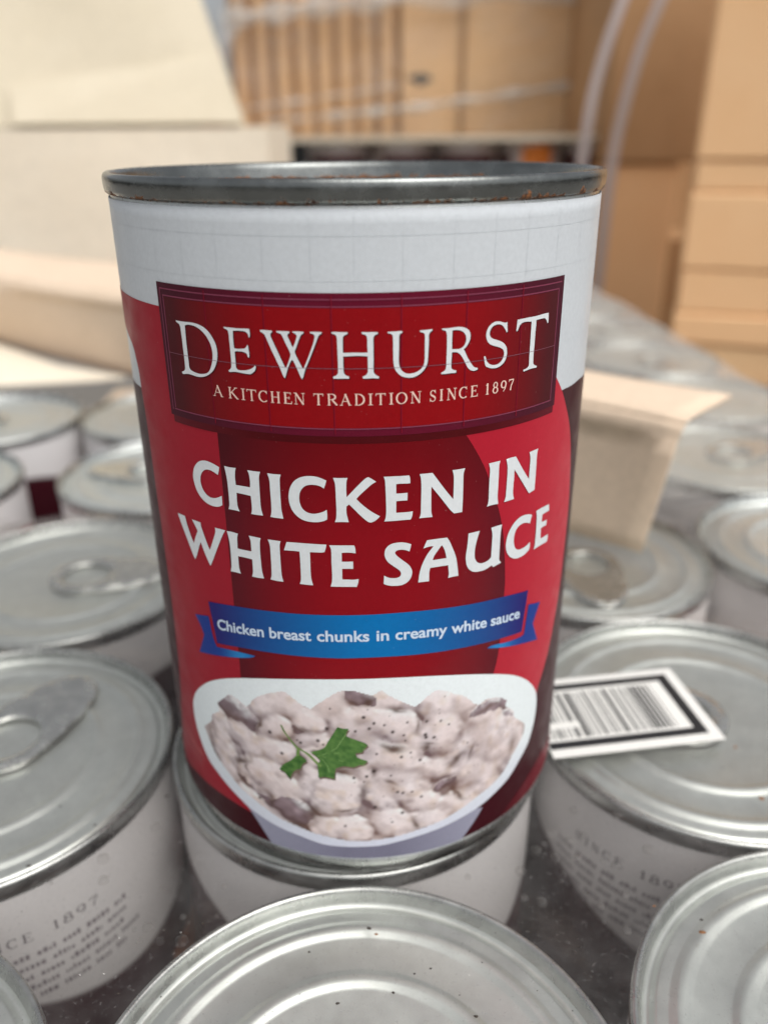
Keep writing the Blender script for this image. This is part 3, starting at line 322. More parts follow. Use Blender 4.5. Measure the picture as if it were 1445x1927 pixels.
CHUNKS=[(-15.5,32.89,2.96,0.77,-0.22,-2.83),(-12.3,34.09,2.18,-0.48,-0.86,-2.42),(-25.25,20.55,2.43,1.64,0.85,-6.4),(-17.14,24.14,3.54,-0.3,-1.04,-2.77),(-9.26,31.36,2.31,-0.69,-0.63,-1.89),(-5.44,34.79,2.83,1.39,0.58,-2.13),(-18.05,19.23,4.02,0.23,-0.88,-2.9),(-3.15,31.5,2.73,-0.58,-0.45,-2.73),(-14.79,16.58,4.09,-0.61,-0.94,-2.69),(-5.0,17.07,3.5,-0.64,-0.69,-4.16),(-9.35,20.48,1.59,-0.06,-0.82,-4.45),(-4.78,10.11,4.49,0.15,-0.09,-2.74),(-21.48,11.21,2.86,-0.79,-1.65,-2.79),(-13.85,23.63,2.51,0.66,-0.14,-2.17),(-8.38,27.72,2.85,-0.26,-0.38,-2.09),(-21.39,25.9,2.34,-1.08,-1.5,-2.1),(-7.47,24.51,2.51,0.28,-0.07,-1.85),(-14.88,28.78,2.67,0.18,-0.48,-2.18),(2.16,36.03,2.73,-0.88,-0.28,-1.77),(3.12,31.05,4.81,-2.01,-0.5,-2.78),(10.73,33.63,3.36,-0.97,0.06,-2.75),(15.04,32.1,2.46,-0.9,0.11,-2.82),(11.51,28.15,2.85,-2.07,-1.2,-3.8),(21.79,21.94,5.0,-0.25,3.65,-6.85),(25.87,21.94,2.47,-1.76,-0.66,-4.55),(15.6,23.64,1.21,-1.72,-2.94,-2.33),(11.68,21.02,3.89,-0.21,0.6,-2.55),(18.71,17.14,4.46,-3.08,-0.65,-4.98),(3.91,24.86,4.39,-1.27,-0.21,-2.85),(4.73,19.73,4.04,-1.73,-0.47,-3.41),(2.0,17.09,2.57,-1.54,-0.67,-2.27),(9.1,14.41,3.24,-1.03,0.04,-2.54),(4.09,10.99,3.9,-1.7,-0.42,-3.04),(10.07,10.74,4.13,-0.17,0.45,-2.09),(15.29,12.22,3.36,0.57,1.26,-2.81),(0.29,29.0,2.21,-0.15,-0.03,-2.03),(-0.22,21.78,1.64,-0.08,-0.05,-3.2),(7.64,27.06,2.59,-0.61,0.02,-2.07),(20.06,27.04,3.27,-0.48,0.9,-2.41)]
MUSH=[(-21.56,29.48,3.46,-1.44,-1.12,-1.61),(-12.4,13.43,3.06,-1.97,-1.06,-1.95),(-0.67,36.4,2.26,-0.84,-0.3,-1.27),(-19.75,17.69,2.21,0.07,-0.74,-1.91),(-0.2,35.91,1.65,-0.82,-0.35,-1.13),(20.46,29.46,3.59,0.02,0.67,-1.33),(24.83,26.3,1.57,-0.85,0.08,-0.98),(21.0,15.98,1.79,-1.55,-0.93,-2.44)]
DARK=[(-9.75,29.89,1.51,-0.23,-0.17,-0.64),(-21.43,20.1,1.65,0.45,-0.2,-0.77),(-8.58,13.24,1.32,0.23,-0.09,-2.0),(-11.45,9.72,1.9,-0.4,-0.17,-0.54),(-11.28,21.4,1.34,0.3,-0.06,-1.22),(-3.8,22.52,1.55,0.06,-0.02,-0.92),(-21.39,28.51,1.76,-0.79,-0.41,-0.57),(-17.25,28.79,0.5,0.17,-0.13,-1.59),(-27.77,16.93,0.93,0.77,1.07,-2.6),(-15.99,13.35,0.75,0.28,-0.11,-1.46),(-0.1,35.67,0.88,-0.04,-0.01,-0.97),(-0.58,18.32,0.72,-0.03,-0.02,-1.23),(3.71,26.69,1.92,-0.7,-0.09,-0.62),(9.15,25.95,1.09,-0.29,0.01,-0.84),(14.46,21.94,1.45,0.82,0.41,-0.67),(12.91,18.17,0.53,-0.19,0.02,-0.69),(-0.49,18.31,0.58,-0.02,-0.01,-1.03),(7.37,10.63,0.38,0.19,0.57,-1.39),(14.7,14.72,1.51,-1.77,-0.24,-0.31),(19.9,29.7,2.21,0.1,0.21,-0.4),(26.08,19.61,0.9,-0.77,-0.79,-1.65),(7.82,30.58,0.41,0.0,0.27,-1.8),(4.53,33.85,1.36,-0.64,-0.12,-0.51),(1.01,21.99,0.42,-0.22,-0.29,-0.98)]
LEAF=[(-8.8,25.59),(-6.71,26.69),(-5.9,28.18),(-5.1,29.64),(-4.44,30.92),(-3.59,30.66),(-2.73,30.69),(-3.12,29.92),(-3.32,29.37),(-2.41,28.86),(-1.32,28.41),(-0.34,27.93),(0.08,27.53),(-0.36,27.0),(-0.67,26.85),(-0.74,26.22),(-1.86,25.99),(-1.63,25.28),(-0.77,24.8),(0.03,24.47),(-0.53,23.93),(-1.29,23.7),(-2.17,23.29),(-2.79,23.35),(-3.79,23.39),(-4.94,22.9),(-5.1,21.92),(-5.2,20.78),(-6.03,20.94),(-6.93,20.98),(-7.71,20.7),(-7.73,21.92),(-7.73,23.37),(-7.32,24.15),(-8.05,25.08)]
LEAF2=[(-11.1,24.49),(-10.55,24.61),(-9.91,24.26),(-9.41,23.72),(-10.24,22.91),(-10.56,22.03),(-11.39,21.51),(-11.98,20.71),(-12.47,19.51),(-12.99,20.11),(-13.38,20.66),(-14.21,20.9),(-13.43,22.11),(-12.11,23.28)]
STEM=[(-13.48,29.87),(-13.21,29.87),(-12.61,28.54),(-11.74,27.35),(-10.86,26.29),(-9.84,25.71),(-8.82,25.11),(-7.84,24.0),(-7.09,23.3),(-7.24,22.96),(-7.74,23.21),(-8.85,24.47),(-9.85,25.39),(-10.5,25.65),(-10.62,24.59),(-10.97,24.36),(-11.15,24.64),(-10.96,25.79),(-11.27,26.2),(-12.14,27.41),(-13.01,28.76)]
PEP=[(9.08,30.8),(12.72,29.27),(6.05,31.2),(2.56,31.15),(1.02,31.59),(5.51,28.86),(6.61,25.34),(10.32,27.45),(5.15,24.73),(0.91,22.39),(3.52,21.28),(4.57,17.81),(6.87,17.44),(5.41,17.5),(8.41,16.11),(1.03,15.1),(5.34,13.4),(3.7,11.67),(-0.23,21.39),(8.11,23.59),(16.18,24.47),(-0.45,32.75),(11.35,30.35),(5.76,27.8),(9.02,27.78),(0.31,30.63),(3.82,29.72),(1.36,25.75),(8.9,28.32),(-3.79,11.13),(-18.41,13.37),(-2.18,21.13),(-0.22,21.39),(-10.83,27.51),(-15.41,27.85),(-6.1,30.42),(-7.53,27.97),(-1.78,30.16),(-5.46,34.18),(-0.65,20.33),(-0.54,32.76),(-13.58,24.23),(-10.32,27.11),(-6.73,27.31)]
GRID_V=[(-20.1,93.66),(-11.75,94.18),(-3.37,94.19),(5.0,94.05),(13.31,93.98),(21.77,93.62)]
GRID_H=[(-27.89,85.77),(-11.93,85.68),(-3.87,85.68),(5.1,85.51),(30.29,85.73),(-24.1,100.96),(-5.39,101.13),(11.99,101.07)]
GRID_V2=[(-28.69,102.22),(-23.53,100.34),(-17.61,100.64),(-12.1,100.82),(-6.48,100.92),(-0.93,100.92),(5.23,100.82),(10.22,100.65),(15.99,100.38),(21.4,100.04)]

# ---------------------------------------------------------------- ground and the load the can stands on
ZG = -112.0
tag(mesh('ground', [(-4000, -4000, ZG), (4000, -4000, ZG), (4000, 6000, ZG), (-4000, 6000, ZG)], [(0, 1, 2, 3)], M_GROUND), kind='structure')
GX = np.array([74.5, 3.4]); GY = np.array([-3.6, 75.0]); G0 = np.array([-2.4, 0.6])
FIT = {(-1, 0): (-2.2, -74.8), (0, -1): (-77.1, -2.8), (0, 1): (72.1, 4.1), (-1, 1): (72.0, -69.9), (-1, -1): (-76.8, -78.8), (1, -1): (-84.4, 71.6), (1, 0): (-10.2, 76.0), (1, 1): (64.1, 77.8), (1, 2): (139.0, 81.0)}
def cell(j, i):
    if (j, i) in FIT: return np.array(FIT[(j, i)])
    c = G0+i*GX+j*GY
    if j >= 3 and i >= 1: c = c+np.array([28.0, 2.0])
    if j == 2 and i == -1: c = c+np.array([10.0, 3.0])
    if j == 2 and i == -2: c = c+np.array([-3.0, -1.0])
    return c
# thin-and-thick capitals: each stroke is a line of (x, y, width)
def arc(cx, cy, rx, ry, a0, a1, w0, w1, n=12):
    out = []
    for k in range(n+1):
        a = R(a0+(a1-a0)*k/n); out.append((cx+rx*math.cos(a), cy+ry*math.sin(a), w1+(w0-w1)*abs(math.cos(a))))
    return out
def serif(x, y, h=0.15): return [(x-h, y, 0.06), (x+h, y, 0.06)]
GLY = {
 'A': [[(0.08, 0, .07), (0.5, 1, .07)], [(0.46, 1, .17), (0.88, 0, .17)], [(0.24, .36, .07), (0.74, .36, .07)], serif(0.08, .03), serif(0.9, .03)],
 'K': [[(0.2, 0, .17), (0.2, 1, .17)], [(0.24, .46, .08), (0.82, 1, .08)], [(0.36, .58, .17), (0.92, .0, .17)], serif(.2, .03), serif(.2, .97), serif(.8, .97), serif(.92, .03, .1)],
 'I': [[(0.5, 0, .17), (0.5, 1, .17)], [(0.05, .03, .06), (0.95, .03, .06)], [(0.05, .97, .06), (0.95, .97, .06)]],
 'T': [[(0.5, 0, .17), (0.5, 1, .17)], [(0.04, .96, .09), (0.96, .96, .09)], serif(.5, .03), [(.05, 1, .07), (.05, .78, .04)], [(.95, 1, .07), (.95, .78, .04)]],
 'C': [arc(.56, .5, .48, .47, 48, 312, .18, .07, 18), [(.88, 1, .06), (.9, .74, .08)]],
 'H': [[(0.2, 0, .17), (0.2, 1, .17)], [(0.8, 0, .17), (0.8, 1, .17)], [(.2, .52, .07), (.8, .52, .07)], serif(.2, .03), serif(.2, .97), serif(.8, .03), serif(.8, .97)],
 'E': [[(0.24, 0, .18), (0.24, 1, .18)], [(.05, .96, .08), (.88, .96, .08)], [(.24, .52, .07), (.7, .52, .07)], [(.05, .04, .08), (.95, .04, .08)], [(.88, 1, .07), (.88, .8, .05)], [(.95, 0, .07), (.97, .25, .05)], [(.7, .64, .06), (.7, .4, .06)]],
 'N': [[(0.17, 0, .07), (0.17, 1, .07)], [(0.17, 1, .17), (0.83, 0, .17)], [(.83, 0, .07), (.83, 1, .07)], serif(.17, .03), serif(.1, .97, .1), serif(.83, .97)],
 'R': [[(0.2, 0, .17), (0.2, 1, .17)], [(.05, .97, .06), (.5, .97, .07)]+arc(.46, .74, .34, .23, 90, -90, .17, .07)+[(.2, .5, .06)], [(.45, .52, .15), (.95, .02, .17)], serif(.2, .03)],
 'D': [[(0.2, 0, .17), (0.2, 1, .17)], [(.05, .97, .06), (.35, .97, .07)]+arc(.36, .5, .56, .465, 90, -90, .18, .07, 16)+[(.05, .035, .06)]],
 'O': [arc(.5, .5, .44, .47, 0, 360, .18, .06, 28)],
 'S': [arc(.5, .74, .34, .23, 30, 180, .1, .07, 10)+[(.22, .6, .15), (.5, .5, .18), (.8, .38, .16)]+arc(.5, .26, .36, .23, 0, -155, .1, .07, 10), [(.85, .99, .06), (.87, .72, .07)], [(.12, .3, .07), (.1, .02, .06)]],
 '1': [[(0.5, 0, .18), (0.5, 1, .18)], [(.1, .8, .05), (.5, .98, .1)], [(.05, .03, .06), (.95, .03, .06)]],
 '8': [arc(.5, .74, .33, .23, 0, 360, .14, .08, 18), arc(.5, .27, .42, .25, 0, 360, .16, .08, 18)],
 '9': [arc(.48, .66, .4, .31, 0, 360, .17, .08, 18), [(.87, .62, .16), (.78, .3, .13), (.45, .02, .06)]],
 '7': [[(.06, .94, .12), (.95, .94, .12)], [(.92, .92, .1), (.5, .4, .14), (.38, .0, .17)], [(.06, 1, .06), (.06, .76, .05)]],
}
def stroke_strip(pts, V, F, layer):
    P = np.array([q[:2] for q in pts]); w = np.array([q[2] for q in pts])
    t = np.gradient(P, axis=0); t /= np.linalg.norm(t, axis=1)[:, None]+1e-9; n = np.stack([-t[:, 1], t[:, 0]], -1)
    b = len(V)
    for q, nn, ww in zip(P, n, w):
        V.append((*(q+nn*ww/2), layer)); V.append((*(q-nn*ww/2), layer))
    for k in range(len(P)-1): F.append((b+2*k+1, b+2*k+3, b+2*k+2, b+2*k))
def text_strokes(items, off, name, colour, mat, parent, rad=RL):
    """items: (char, u0, u1, v0, cap height)"""
    V = []; F = []; k = 0
    for ch, u0, u1, v0, h in items:
        for st in GLY[ch]:
            k += 1
            pts = [(u0+x*(u1-u0), v0+y*h, max(w*h*.86, 0.085)) for x, y, w in st]
            stroke_strip(pts, V, F, off+0.004*(k % 5))
    V = np.array(V); P = wrap(V[:, :2], 0, rad); d = P.copy(); d[:, 2] = 0; d /= np.linalg.norm(d, axis=1)[:, None]
    return mesh(name, P+d*V[:, 2:3], F, mat, parent, np.tile(colour, (len(V), 1)))

# ---- one tin can of the lower layer, its rim top at z = 0
def make_lower_can():
    root = empty('tin_can')
    body = lathe('body', [(34.5, -106.9), (35.7, -107.0), (35.9, -106.4), (35.9, -104.2), (35.2, -103.6), (36.35, -102.6), (36.35, -4.2), (36.2, -3.0)], M_TIN, root, 96, cb=True)
    # paper label: white head with small print, dark and bright red below, a picture low down
    n, zs = 144, np.concatenate([np.linspace(-3.9, -40, 56), np.linspace(-40.7, -101.5, 60)])
    th = np.linspace(0, 2*math.pi, n, endpoint=False)
    V = []; C = []
    wht, mar, red, fd = np.array((.72, .70, .695)), alb(62, 22, 30), alb(150, 26, 42), alb(205, 120, 60)
    for z in zs:
        for t in th:
            u = (t+math.pi/2+math.pi) % (2*math.pi)-math.pi
            V.append((36.5*math.cos(t), 36.5*math.sin(t), z))
            edge = -27-9*math.sin(2*u+0.6)
            c = red if (abs(u-2.1) < 0.5 or abs(u+1.6) < 0.33) else mar
            w_ = min(max((z-edge)/1.2+.5, 0), 1); c = c*(1-w_)+wht*w_
            if z < -46 and abs(u-1.2) < 0.5: c = fd*(0.6+0.8*vnoise(np.array([u*14]), np.array([z*.35]))[0])
            C.append(c)
    F = [(i*n+j, (i+1)*n+j, (i+1)*n+(j+1) % n, i*n+(j+1) % n) for i in range(len(zs)-1) for j in range(n)]
    lab = mesh('label', V, F, M_PRINT, root, C, smooth=True)
    it = []; u = -12.0
    for ch in 'SINCE 1897':
        w = {'I': 1.0, '1': 1.1, ' ': 2.0}.get(ch, 1.75)
        if ch != ' ': it.append((ch, u, u+w, -15.0, 2.1))
        u += w+0.72
    text_strokes(it, 0.05, 'lettering', alb(95, 85, 92), M_PRINT, lab)
    # the small print under it is too small to read: broken lines of short marks
    V = []; F = []; rr = random.Random(3)
    for ln in range(5):
        v = -19.0-ln*2.5; u = -17+rr.uniform(0, 3)
        while u < 15:
            wl = rr.uniform(2.0, 5.0); e = u+wl
            while u < e:
                cw = rr.uniform(0.35, 0.8); h = rr.uniform(0.7, 1.3)
                b = len(V); V += [(u, v), (u+cw, v), (u+cw, v+h), (u, v+h)]; F.append((b, b+1, b+2, b+3)); u += cw+0.28
            u += 1.0
    mesh('small_print', wrap(np.array(V), 0.06), F, M_PRINT, lab, np.tile(alb(140, 131, 136), (len(V), 1)))
    # double seam and easy-open end
    lathe('rim', [(36.2, -3.3), (36.75, -3.25), (36.98, -2.9), (37.04, -1.4), (37.0, -0.6), (36.8, -0.18), (36.45, 0.0), (36.1, -0.1), (35.85, -0.5), (35.7, -1.1), (35.3, -2.3)], M_TIN, root, 128)
    lid = lathe('lid', [(35.3, -2.3), (35.0, -2.75), (34.5, -2.9), (34.0, -2.6), (33.6, -2.1), (33.1, -1.95), (31.8, -1.95), (31.3, -1.82), (30.7, -1.45), (30.0, -1.32), (29.3, -1.45), (28.7, -1.82), (28.2, -1.95),
                        (23.4, -1.95), (22.9, -1.82), (22.3, -1.45), (21.6, -1.32), (20.9, -1.45), (20.3, -1.82), (19.8, -1.95), (8, -2.0)], M_LID, root, 128, ct=True)
    # pull tab (nose by the seam, ring towards the middle), lying along local +y
    # outline assembled directly: half circle below, tapering nose above
    ol = [(9.6*math.cos(a), 5.0+9.6*math.sin(a)) for a in np.linspace(math.pi, 2*math.pi, 22)]+[(9.3, 11.5), (8.2, 18.5), (6.4, 24.0), (3.6, 27.6), (0, 28.8), (-3.6, 27.6), (-6.4, 24.0), (-8.2, 18.5), (-9.3, 11.5)]
    hole = [(6.4*math.cos(a), 5.6+6.6*math.sin(a)) for a in np.linspace(0, 2*math.pi, 26, endpoint=False)]
    W, T = fill([np.array(ol), np.array(hole)], 1.0)
    def edge_d(q, L):
        return min(np.min(np.linalg.norm(np.array(l)-q, axis=1)) for l in L)
    zt = np.array([0.42*min(edge_d(q, [ol, hole]), 1.3)/1.3 for q in W])
    Vt = np.concatenate([np.c_[W, zt*1.2-0.75], np.c_[W, np.full(len(W), -1.4)]]); m = len(W)
    Ft = [tuple(t) for t in T]+[tuple(t[::-1]+m) for t in T]
    for L, b in ((len(ol), 0), (len(hole), len(ol))):
        for k in range(L): Ft.append((b+k, b+(k+1) % L, b+(k+1) % L+m, b+k+m))
    tb = mesh('pull_tab', Vt, Ft, M_TAB, lid, smooth=True)
    md = tb.modifiers.new('soft', 'SUBSURF'); md.levels = 1; md.render_levels = 1
    V, F = lathe_data([(3.4, -1.9), (3.2, -0.9), (2.4, -0.45), (1.2, -0.35)], 24, closed_top=True)
    V = [(x, y+20.5, z) for x, y, z in V]
    mesh('rivet', V, F, M_TAB, lid, smooth=True)
    return root
proto = make_lower_can()
LAYER = 'tin cans of the layer underneath'
# (row, column, turn in degrees, label); the text on a can's label faces the camera at turn 0, its tab points to local +y
CANS = [
 (0, 0, -6, 'tin can in the lower layer that the red labelled can stands on'),
 (-1, 0, 176, 'nearest tin can lid, bottom centre, with bright embossed rings'),
 (-1, -1, 60, 'tin can whose lid just enters the bottom left corner'),
 (-1, 1, 250, 'ringed tin can lid in the bottom right corner, below the barcode sticker can'),
 (0, -1, 32, 'tin can at left edge with pull tab, beside the red can base'),
 (0, 1, -40, 'tin can with the black framed barcode sticker lying on its lid'),
 (1, -1, 120, 'dusty tin lid left of the red can, behind the pull tab can at left edge'),
 (1, 0, 10, 'tin can of the lower layer directly behind the red can'),
 (1, 1, 95, 'tin lid right of the red can, under the foot of the folded tan card'),
 (1, 2, 200, 'tin lid at the right edge, behind the barcode sticker can'),
 (2, -2, -39, 'tin lid cut by the left edge, above a food picture on its neighbour'),
 (2, -1, 80, 'small blurred tin lid at left with a glint, touching the red can outline'),
 (2, 1, 210, 'tin can behind the folded tan card, mostly hidden by it'),
 (2, 2, 300, 'tin lid at the right edge, third row, beside the folded tan card'),
 (3, -2, 95, 'tin can at left with white label showing, below the pale card strip'),
 (3, -1, 20, 'far left tin can next to the black gap under the tan card'),
 (3, 1, 330, 'blurred tin lid just above the folded tan card, by the red can'),
 (3, 2, 75, 'blurred tin lid behind the right end of the folded tan card'),
 (4, 1, 15, 'far tin lid under film, beside the white top of the red can label'),
 (4, 2, 190, 'far tin lid under film along the right edge of the load'),
 (5, 1, 140, 'second farthest tin lid under film, beside the red can'),
 (5, 2, 280, 'second farthest tin lid under film, by the strapped brown carton'),
 (6, 1, 220, 'farthest tin lid under film, beside the red can'),
 (6, 2, 45, 'farthest tin lid under film, at the foot of the strapped brown carton'),
]
LIDTURN = {(0, -1): -28, (0, 1): 85, (1, -1): -85, (1, 1): 180, (-1, 0): 176, (-1, 1): 250, (-1, -1): 60}
centres = []
for k, (j, i, rz, lab) in enumerate(CANS):
    o = proto if k == 0 else copy_tree(proto)
    c = cell(j, i); centres.append(c)
    o.location = Vector((c[0], c[1], 0))*S; o.rotation_euler = (0, 0, R(rz))
    tag(o, lab, 'can', LAYER)
    for ch in o.children:
        if ch.name.startswith('lid'): ch.rotation_euler = (0, 0, R(LIDTURN.get((j, i), rz)-rz))
centres = np.array(centres)
# cardboard sheet under the whole layer
tag(box('layer_pad', (-235, 215, -125, 640, ZG+0.2, -107.2), M_TAN), 'brown card sheet under the layer of tin cans, hardly visible between them', 'card sheet')

# ---- shrink film stretched over the lids, sagging between them
def film(name, x0, x1, y0, y1, step, label, mat, sag=0.3, cut=None):
    xs = np.arange(x0, x1+step/2, step); ys = np.arange(y0, y1+step/2, step)
    X, Y = np.meshgrid(xs, ys); P = np.stack([X.ravel(), Y.ravel()], -1)
    d = np.sqrt(((P[:, None, :]-centres[None])**2).sum(-1)).min(1)
    g = np.clip(d-37.0, 0, None)
    Z = 0.22-np.minimum(sag*g, 3.2)
    Z += np.where(g > 0, sag*2.0*(vnoise(P[:, 0]/7, P[:, 1]/7, 3)-0.5), 0.0)
    # hanging over the outer edge of the load
    Z = np.where(P[:, 0] > 197, Z-(P[:, 0]-197)*1.5, Z) if sag < .1 else np.where(g > 14, Z-(g-14)*1.6, Z)
    n = len(xs)
    F = [(a*n+b, a*n+b+1, (a+1)*n+b+1, (a+1)*n+b) for a in range(len(ys)-1) for b in range(n-1)]
    V = np.c_[P, Z]
    if cut is not None:
        F = [f for f in F if not cut(*P[list(f)].mean(0))]
    o = mesh(name, V, F, mat, None, smooth=True)
    return tag(o, label, 'film')
FILM1 = film('shrink_film', -126, 118, -124, 116, 1.5, 'clear dusty shrink film stretched over the tin lids around the red can', M_FILM)
film('shrink_film', 30, 222, 118.5, 640, 3.0, 'clear shrink film over the far tin lids along the right edge', M_FILM2, sag=0.09)

# small trapped blisters in the sagging film between the near cans
V = []; F = []; rr = random.Random(31); k = 0
while k < 46:
    x, y = rr.choice([(-38, -38), (36, -36), (-40, 36), (34, -34), (-36, -40)]); x += rr.gauss(0, 9); y += rr.gauss(0, 9)
    g = np.sqrt(((np.array([x, y])-centres)**2).sum(-1)).min()-37.0
    if g < 1.5 or x*x+y*y < 38.5**2: continue
    k += 1; q = rr.uniform(.35, 1.1); z = 0.22-min(.3*g, 3.2)+.1; b0 = len(V)
    for ring, (rad, hh) in enumerate(((1.0, -.25), (.92, .12), (.62, .30), (.0, .36))):
        for j in range(14 if rad else 1): a = 2*math.pi*j/14; V.append((x+q*rad*math.cos(a), y+q*rad*math.sin(a), z+q*hh))
    for ring in range(2):
        for j in range(14): F.append((b0+ring*14+j, b0+ring*14+(j+1) % 14, b0+(ring+1)*14+(j+1) % 14, b0+(ring+1)*14+j))
    for j in range(14): F.append((b0+28+j, b0+28+(j+1) % 14, b0+42))
bl = mesh('blister', V, F, M_FILM, FILM1, smooth=True); bl['kind'] = 'stuff'

# ---------------------------------------------------------------- the red can
can = tag(empty('food_can', (0, 0, 0.35)), 'upright tin of chicken in white sauce with white, red and maroon label', 'can')
lathe('body', [(33.5, 1.2), (34.6, 0.2), (35.2, 0.0), (35.75, 0.25), (35.95, 0.9), (35.95, 2.5), (35.6, 3.1), (35.35, 3.3), (35.9, 3.75), (36.36, 4.4), (36.38, 60), (36.38, 103.6), (36.1, 104.3), (36.0, 105.0)], M_TIN, can, 160, cb=True)
lathe('rim', [(36.0, 104.55), (36.6, 104.5), (36.86, 104.7), (36.98, 105.2), (37.05, 106.2), (37.0, 106.75), (36.82, 107.1), (36.5, 107.27), (36.1, 107.2), (35.75, 106.8), (35.55, 106.2), (35.2, 104.4), (34.9, 103.2)], M_RIM, can, 192)
lathe('lid', [(34.9, 103.2), (34.6, 102.6), (34.0, 102.3), (33.4, 102.6), (33.0, 103.2), (31.0, 103.3), (30.4, 103.8), (29.4, 103.8), (28.8, 103.3), (8, 103.3)], M_TIN, can, 160, ct=True)
VB, VT = 4.03, 104.0
# paper wrapped round the body
n = 288; zs = np.linspace(VB, VT, 60); th = np.linspace(0, 2*math.pi, n, endpoint=False)
V = [(RL*math.cos(t), RL*math.sin(t), z) for z in zs for t in th]
F = [(i*n+j, i*n+(j+1) % n, (i+1)*n+(j+1) % n, (i+1)*n+j) for i in range(len(zs)-1) for j in range(n)]
V += [((RL-0.12)*math.cos(t), (RL-0.12)*math.sin(t), VT+0.02) for t in th]; b = (len(zs)-1)*n; e = len(zs)*n
F += [(b+j, b+(j+1) % n, e+(j+1) % n, e+j) for j in range(n)]
label = mesh('label', V, F, M_PRINT, can, np.tile(alb(206, 211, 215), (len(V), 1)), smooth=True)
label['label'] = 'white paper label with red and maroon swooshes'
WHT = alb(222, 226, 228)
UM = math.pi*RL
# maroon ground below the wavy white edge, all the way round
def maroon(u, v):
    c = mixc((abs(u)-38)/12, alb(62, 18, 26), alb(70, 36, 40))  # greyer towards the sides: grazing sheen put into the print colour
    return c
top = [(-UM+.01, 80)]+[(x, 78.2+3.2*math.sin((x+47)/20)) for x in np.linspace(-UM+4, -52, 12)]+[(-47.3, 77.9), (-42.5, 78.2), (-38.9, 78.4), (-30, 78.4), (20, 78.4), (32.7, 78.47), (36, 78.34), (40.4, 78.3), (47.3, 77.7)]+[(x, 77.7+2.5*math.sin((x-47)/22)) for x in np.linspace(53, UM-4, 12)]+[(UM-.01, 80)]
patch('maroon_ground', [top+[(UM-.01, VB+.05)]+[(x, VB+.05) for x in np.linspace(UM-6, -UM+6, 60)]+[(-UM+.01, VB+.05)]], 0.03, maroon, M_PRINT, label, grid=2.2, step=1.5)
def red_l(u, v):
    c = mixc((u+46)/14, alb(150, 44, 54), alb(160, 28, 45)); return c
edge = [(-46.3, 86.4), (-41.0, 84.6), (-39.4, 82.5), (-38.8, 80.6), (-38.6, 78), (-38.3, 75.5), (-38.05, 72), (-38.0, 67), (-37.9, 62), (-37.7, 57), (-37.6, 51), (-37.5, 46), (-37.6, 41), (-37.9, 35), (-38.5, 29), (-40.5, 20), (-42.5, 14), (-44.0, 9.5), (-43.6, 7.4), (-41.5, 6.9), (-36.1, 8.4), (-31.05, 8.98), (-26.7, 9.28), (-23.1, 9.25), (-19, 9.0)]
patch('red_swoosh', [[(-58, 91.3), (-47, 91.6), (-40.2, 91.6), (-35.4, 91.53), (-29.3, 91.5), (-20, 91.5), (-19.95, 75), (-20.0, 60), (-20.0, 45), (-20.0, 25), (-19, 9.0)]+edge[::-1]+[(-52, 88.2)]], 0.06, red_l, M_PRINT, label)
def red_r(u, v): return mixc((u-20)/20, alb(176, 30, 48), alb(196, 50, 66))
patch('red_swoosh', [[(13.2, 76.9), (14.35, 75.35), (15.6, 73.4), (16.6, 71.66), (17.5, 69.87), (19.6, 64.7), (20.47, 62), (21.0, 59.8), (21.4, 57.2), (21.9, 52.4), (21.9, 49.4), (21.5, 40), (20.7, 35.9), (19, 30), (33, 25), (33.0, 26.3), (34.8, 29.2), (36.6, 32.3), (38.6, 37.5), (40.2, 43), (41.0, 49.3), (41.3, 53.8), (41.2, 57.5), (40.6, 61), (39.6, 65.2), (38.2, 69.4), (36.8, 72.4), (34.8, 75.5), (32.7, 78.5), (30.5, 81)]], 0.06, red_r, M_PRINT, label)
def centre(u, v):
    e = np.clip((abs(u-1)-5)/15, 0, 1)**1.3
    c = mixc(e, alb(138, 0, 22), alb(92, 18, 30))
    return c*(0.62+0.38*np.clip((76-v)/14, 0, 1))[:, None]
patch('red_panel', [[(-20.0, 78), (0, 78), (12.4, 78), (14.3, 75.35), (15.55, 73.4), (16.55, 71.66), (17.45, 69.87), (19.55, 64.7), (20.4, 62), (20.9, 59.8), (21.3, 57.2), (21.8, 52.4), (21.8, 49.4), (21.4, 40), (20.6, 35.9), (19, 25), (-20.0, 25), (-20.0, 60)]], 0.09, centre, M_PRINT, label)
patch('red_swoosh', [[(24, 4.2), (27.5, 6.2), (31, 7.6), (35, 8.8), (38.5, 9.2), (43, 8.6), (47, 8.0), (47, 4.15), (36, 4.12)]], 0.06, lambda u, v: mixc((u-24)/16, alb(78, 18, 28), alb(118, 30, 42)), M_PRINT, label)
# brand plaque with corded edges
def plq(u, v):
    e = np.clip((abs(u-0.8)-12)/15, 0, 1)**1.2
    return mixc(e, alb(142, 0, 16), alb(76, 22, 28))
PU0, PU1, PV0, PV1 = -28.9, 30.5, 76.9, 94.7
def plate(u0, u1, v0, v1, nn=40): return [(u, v0) for u in np.linspace(u0, u1, nn)]+[(u, v1) for u in np.linspace(u1, u0, nn)]
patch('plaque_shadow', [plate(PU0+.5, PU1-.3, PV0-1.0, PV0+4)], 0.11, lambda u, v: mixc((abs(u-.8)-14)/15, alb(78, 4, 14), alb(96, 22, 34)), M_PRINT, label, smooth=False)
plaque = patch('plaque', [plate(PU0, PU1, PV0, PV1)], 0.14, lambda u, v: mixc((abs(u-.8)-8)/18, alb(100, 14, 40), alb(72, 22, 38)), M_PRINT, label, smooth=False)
patch('plaque_face', [plate(PU0+1.35, PU1-1.35, PV0+1.1, PV1-1.75)], 0.18, plq, M_PRINT, label, smooth=False)
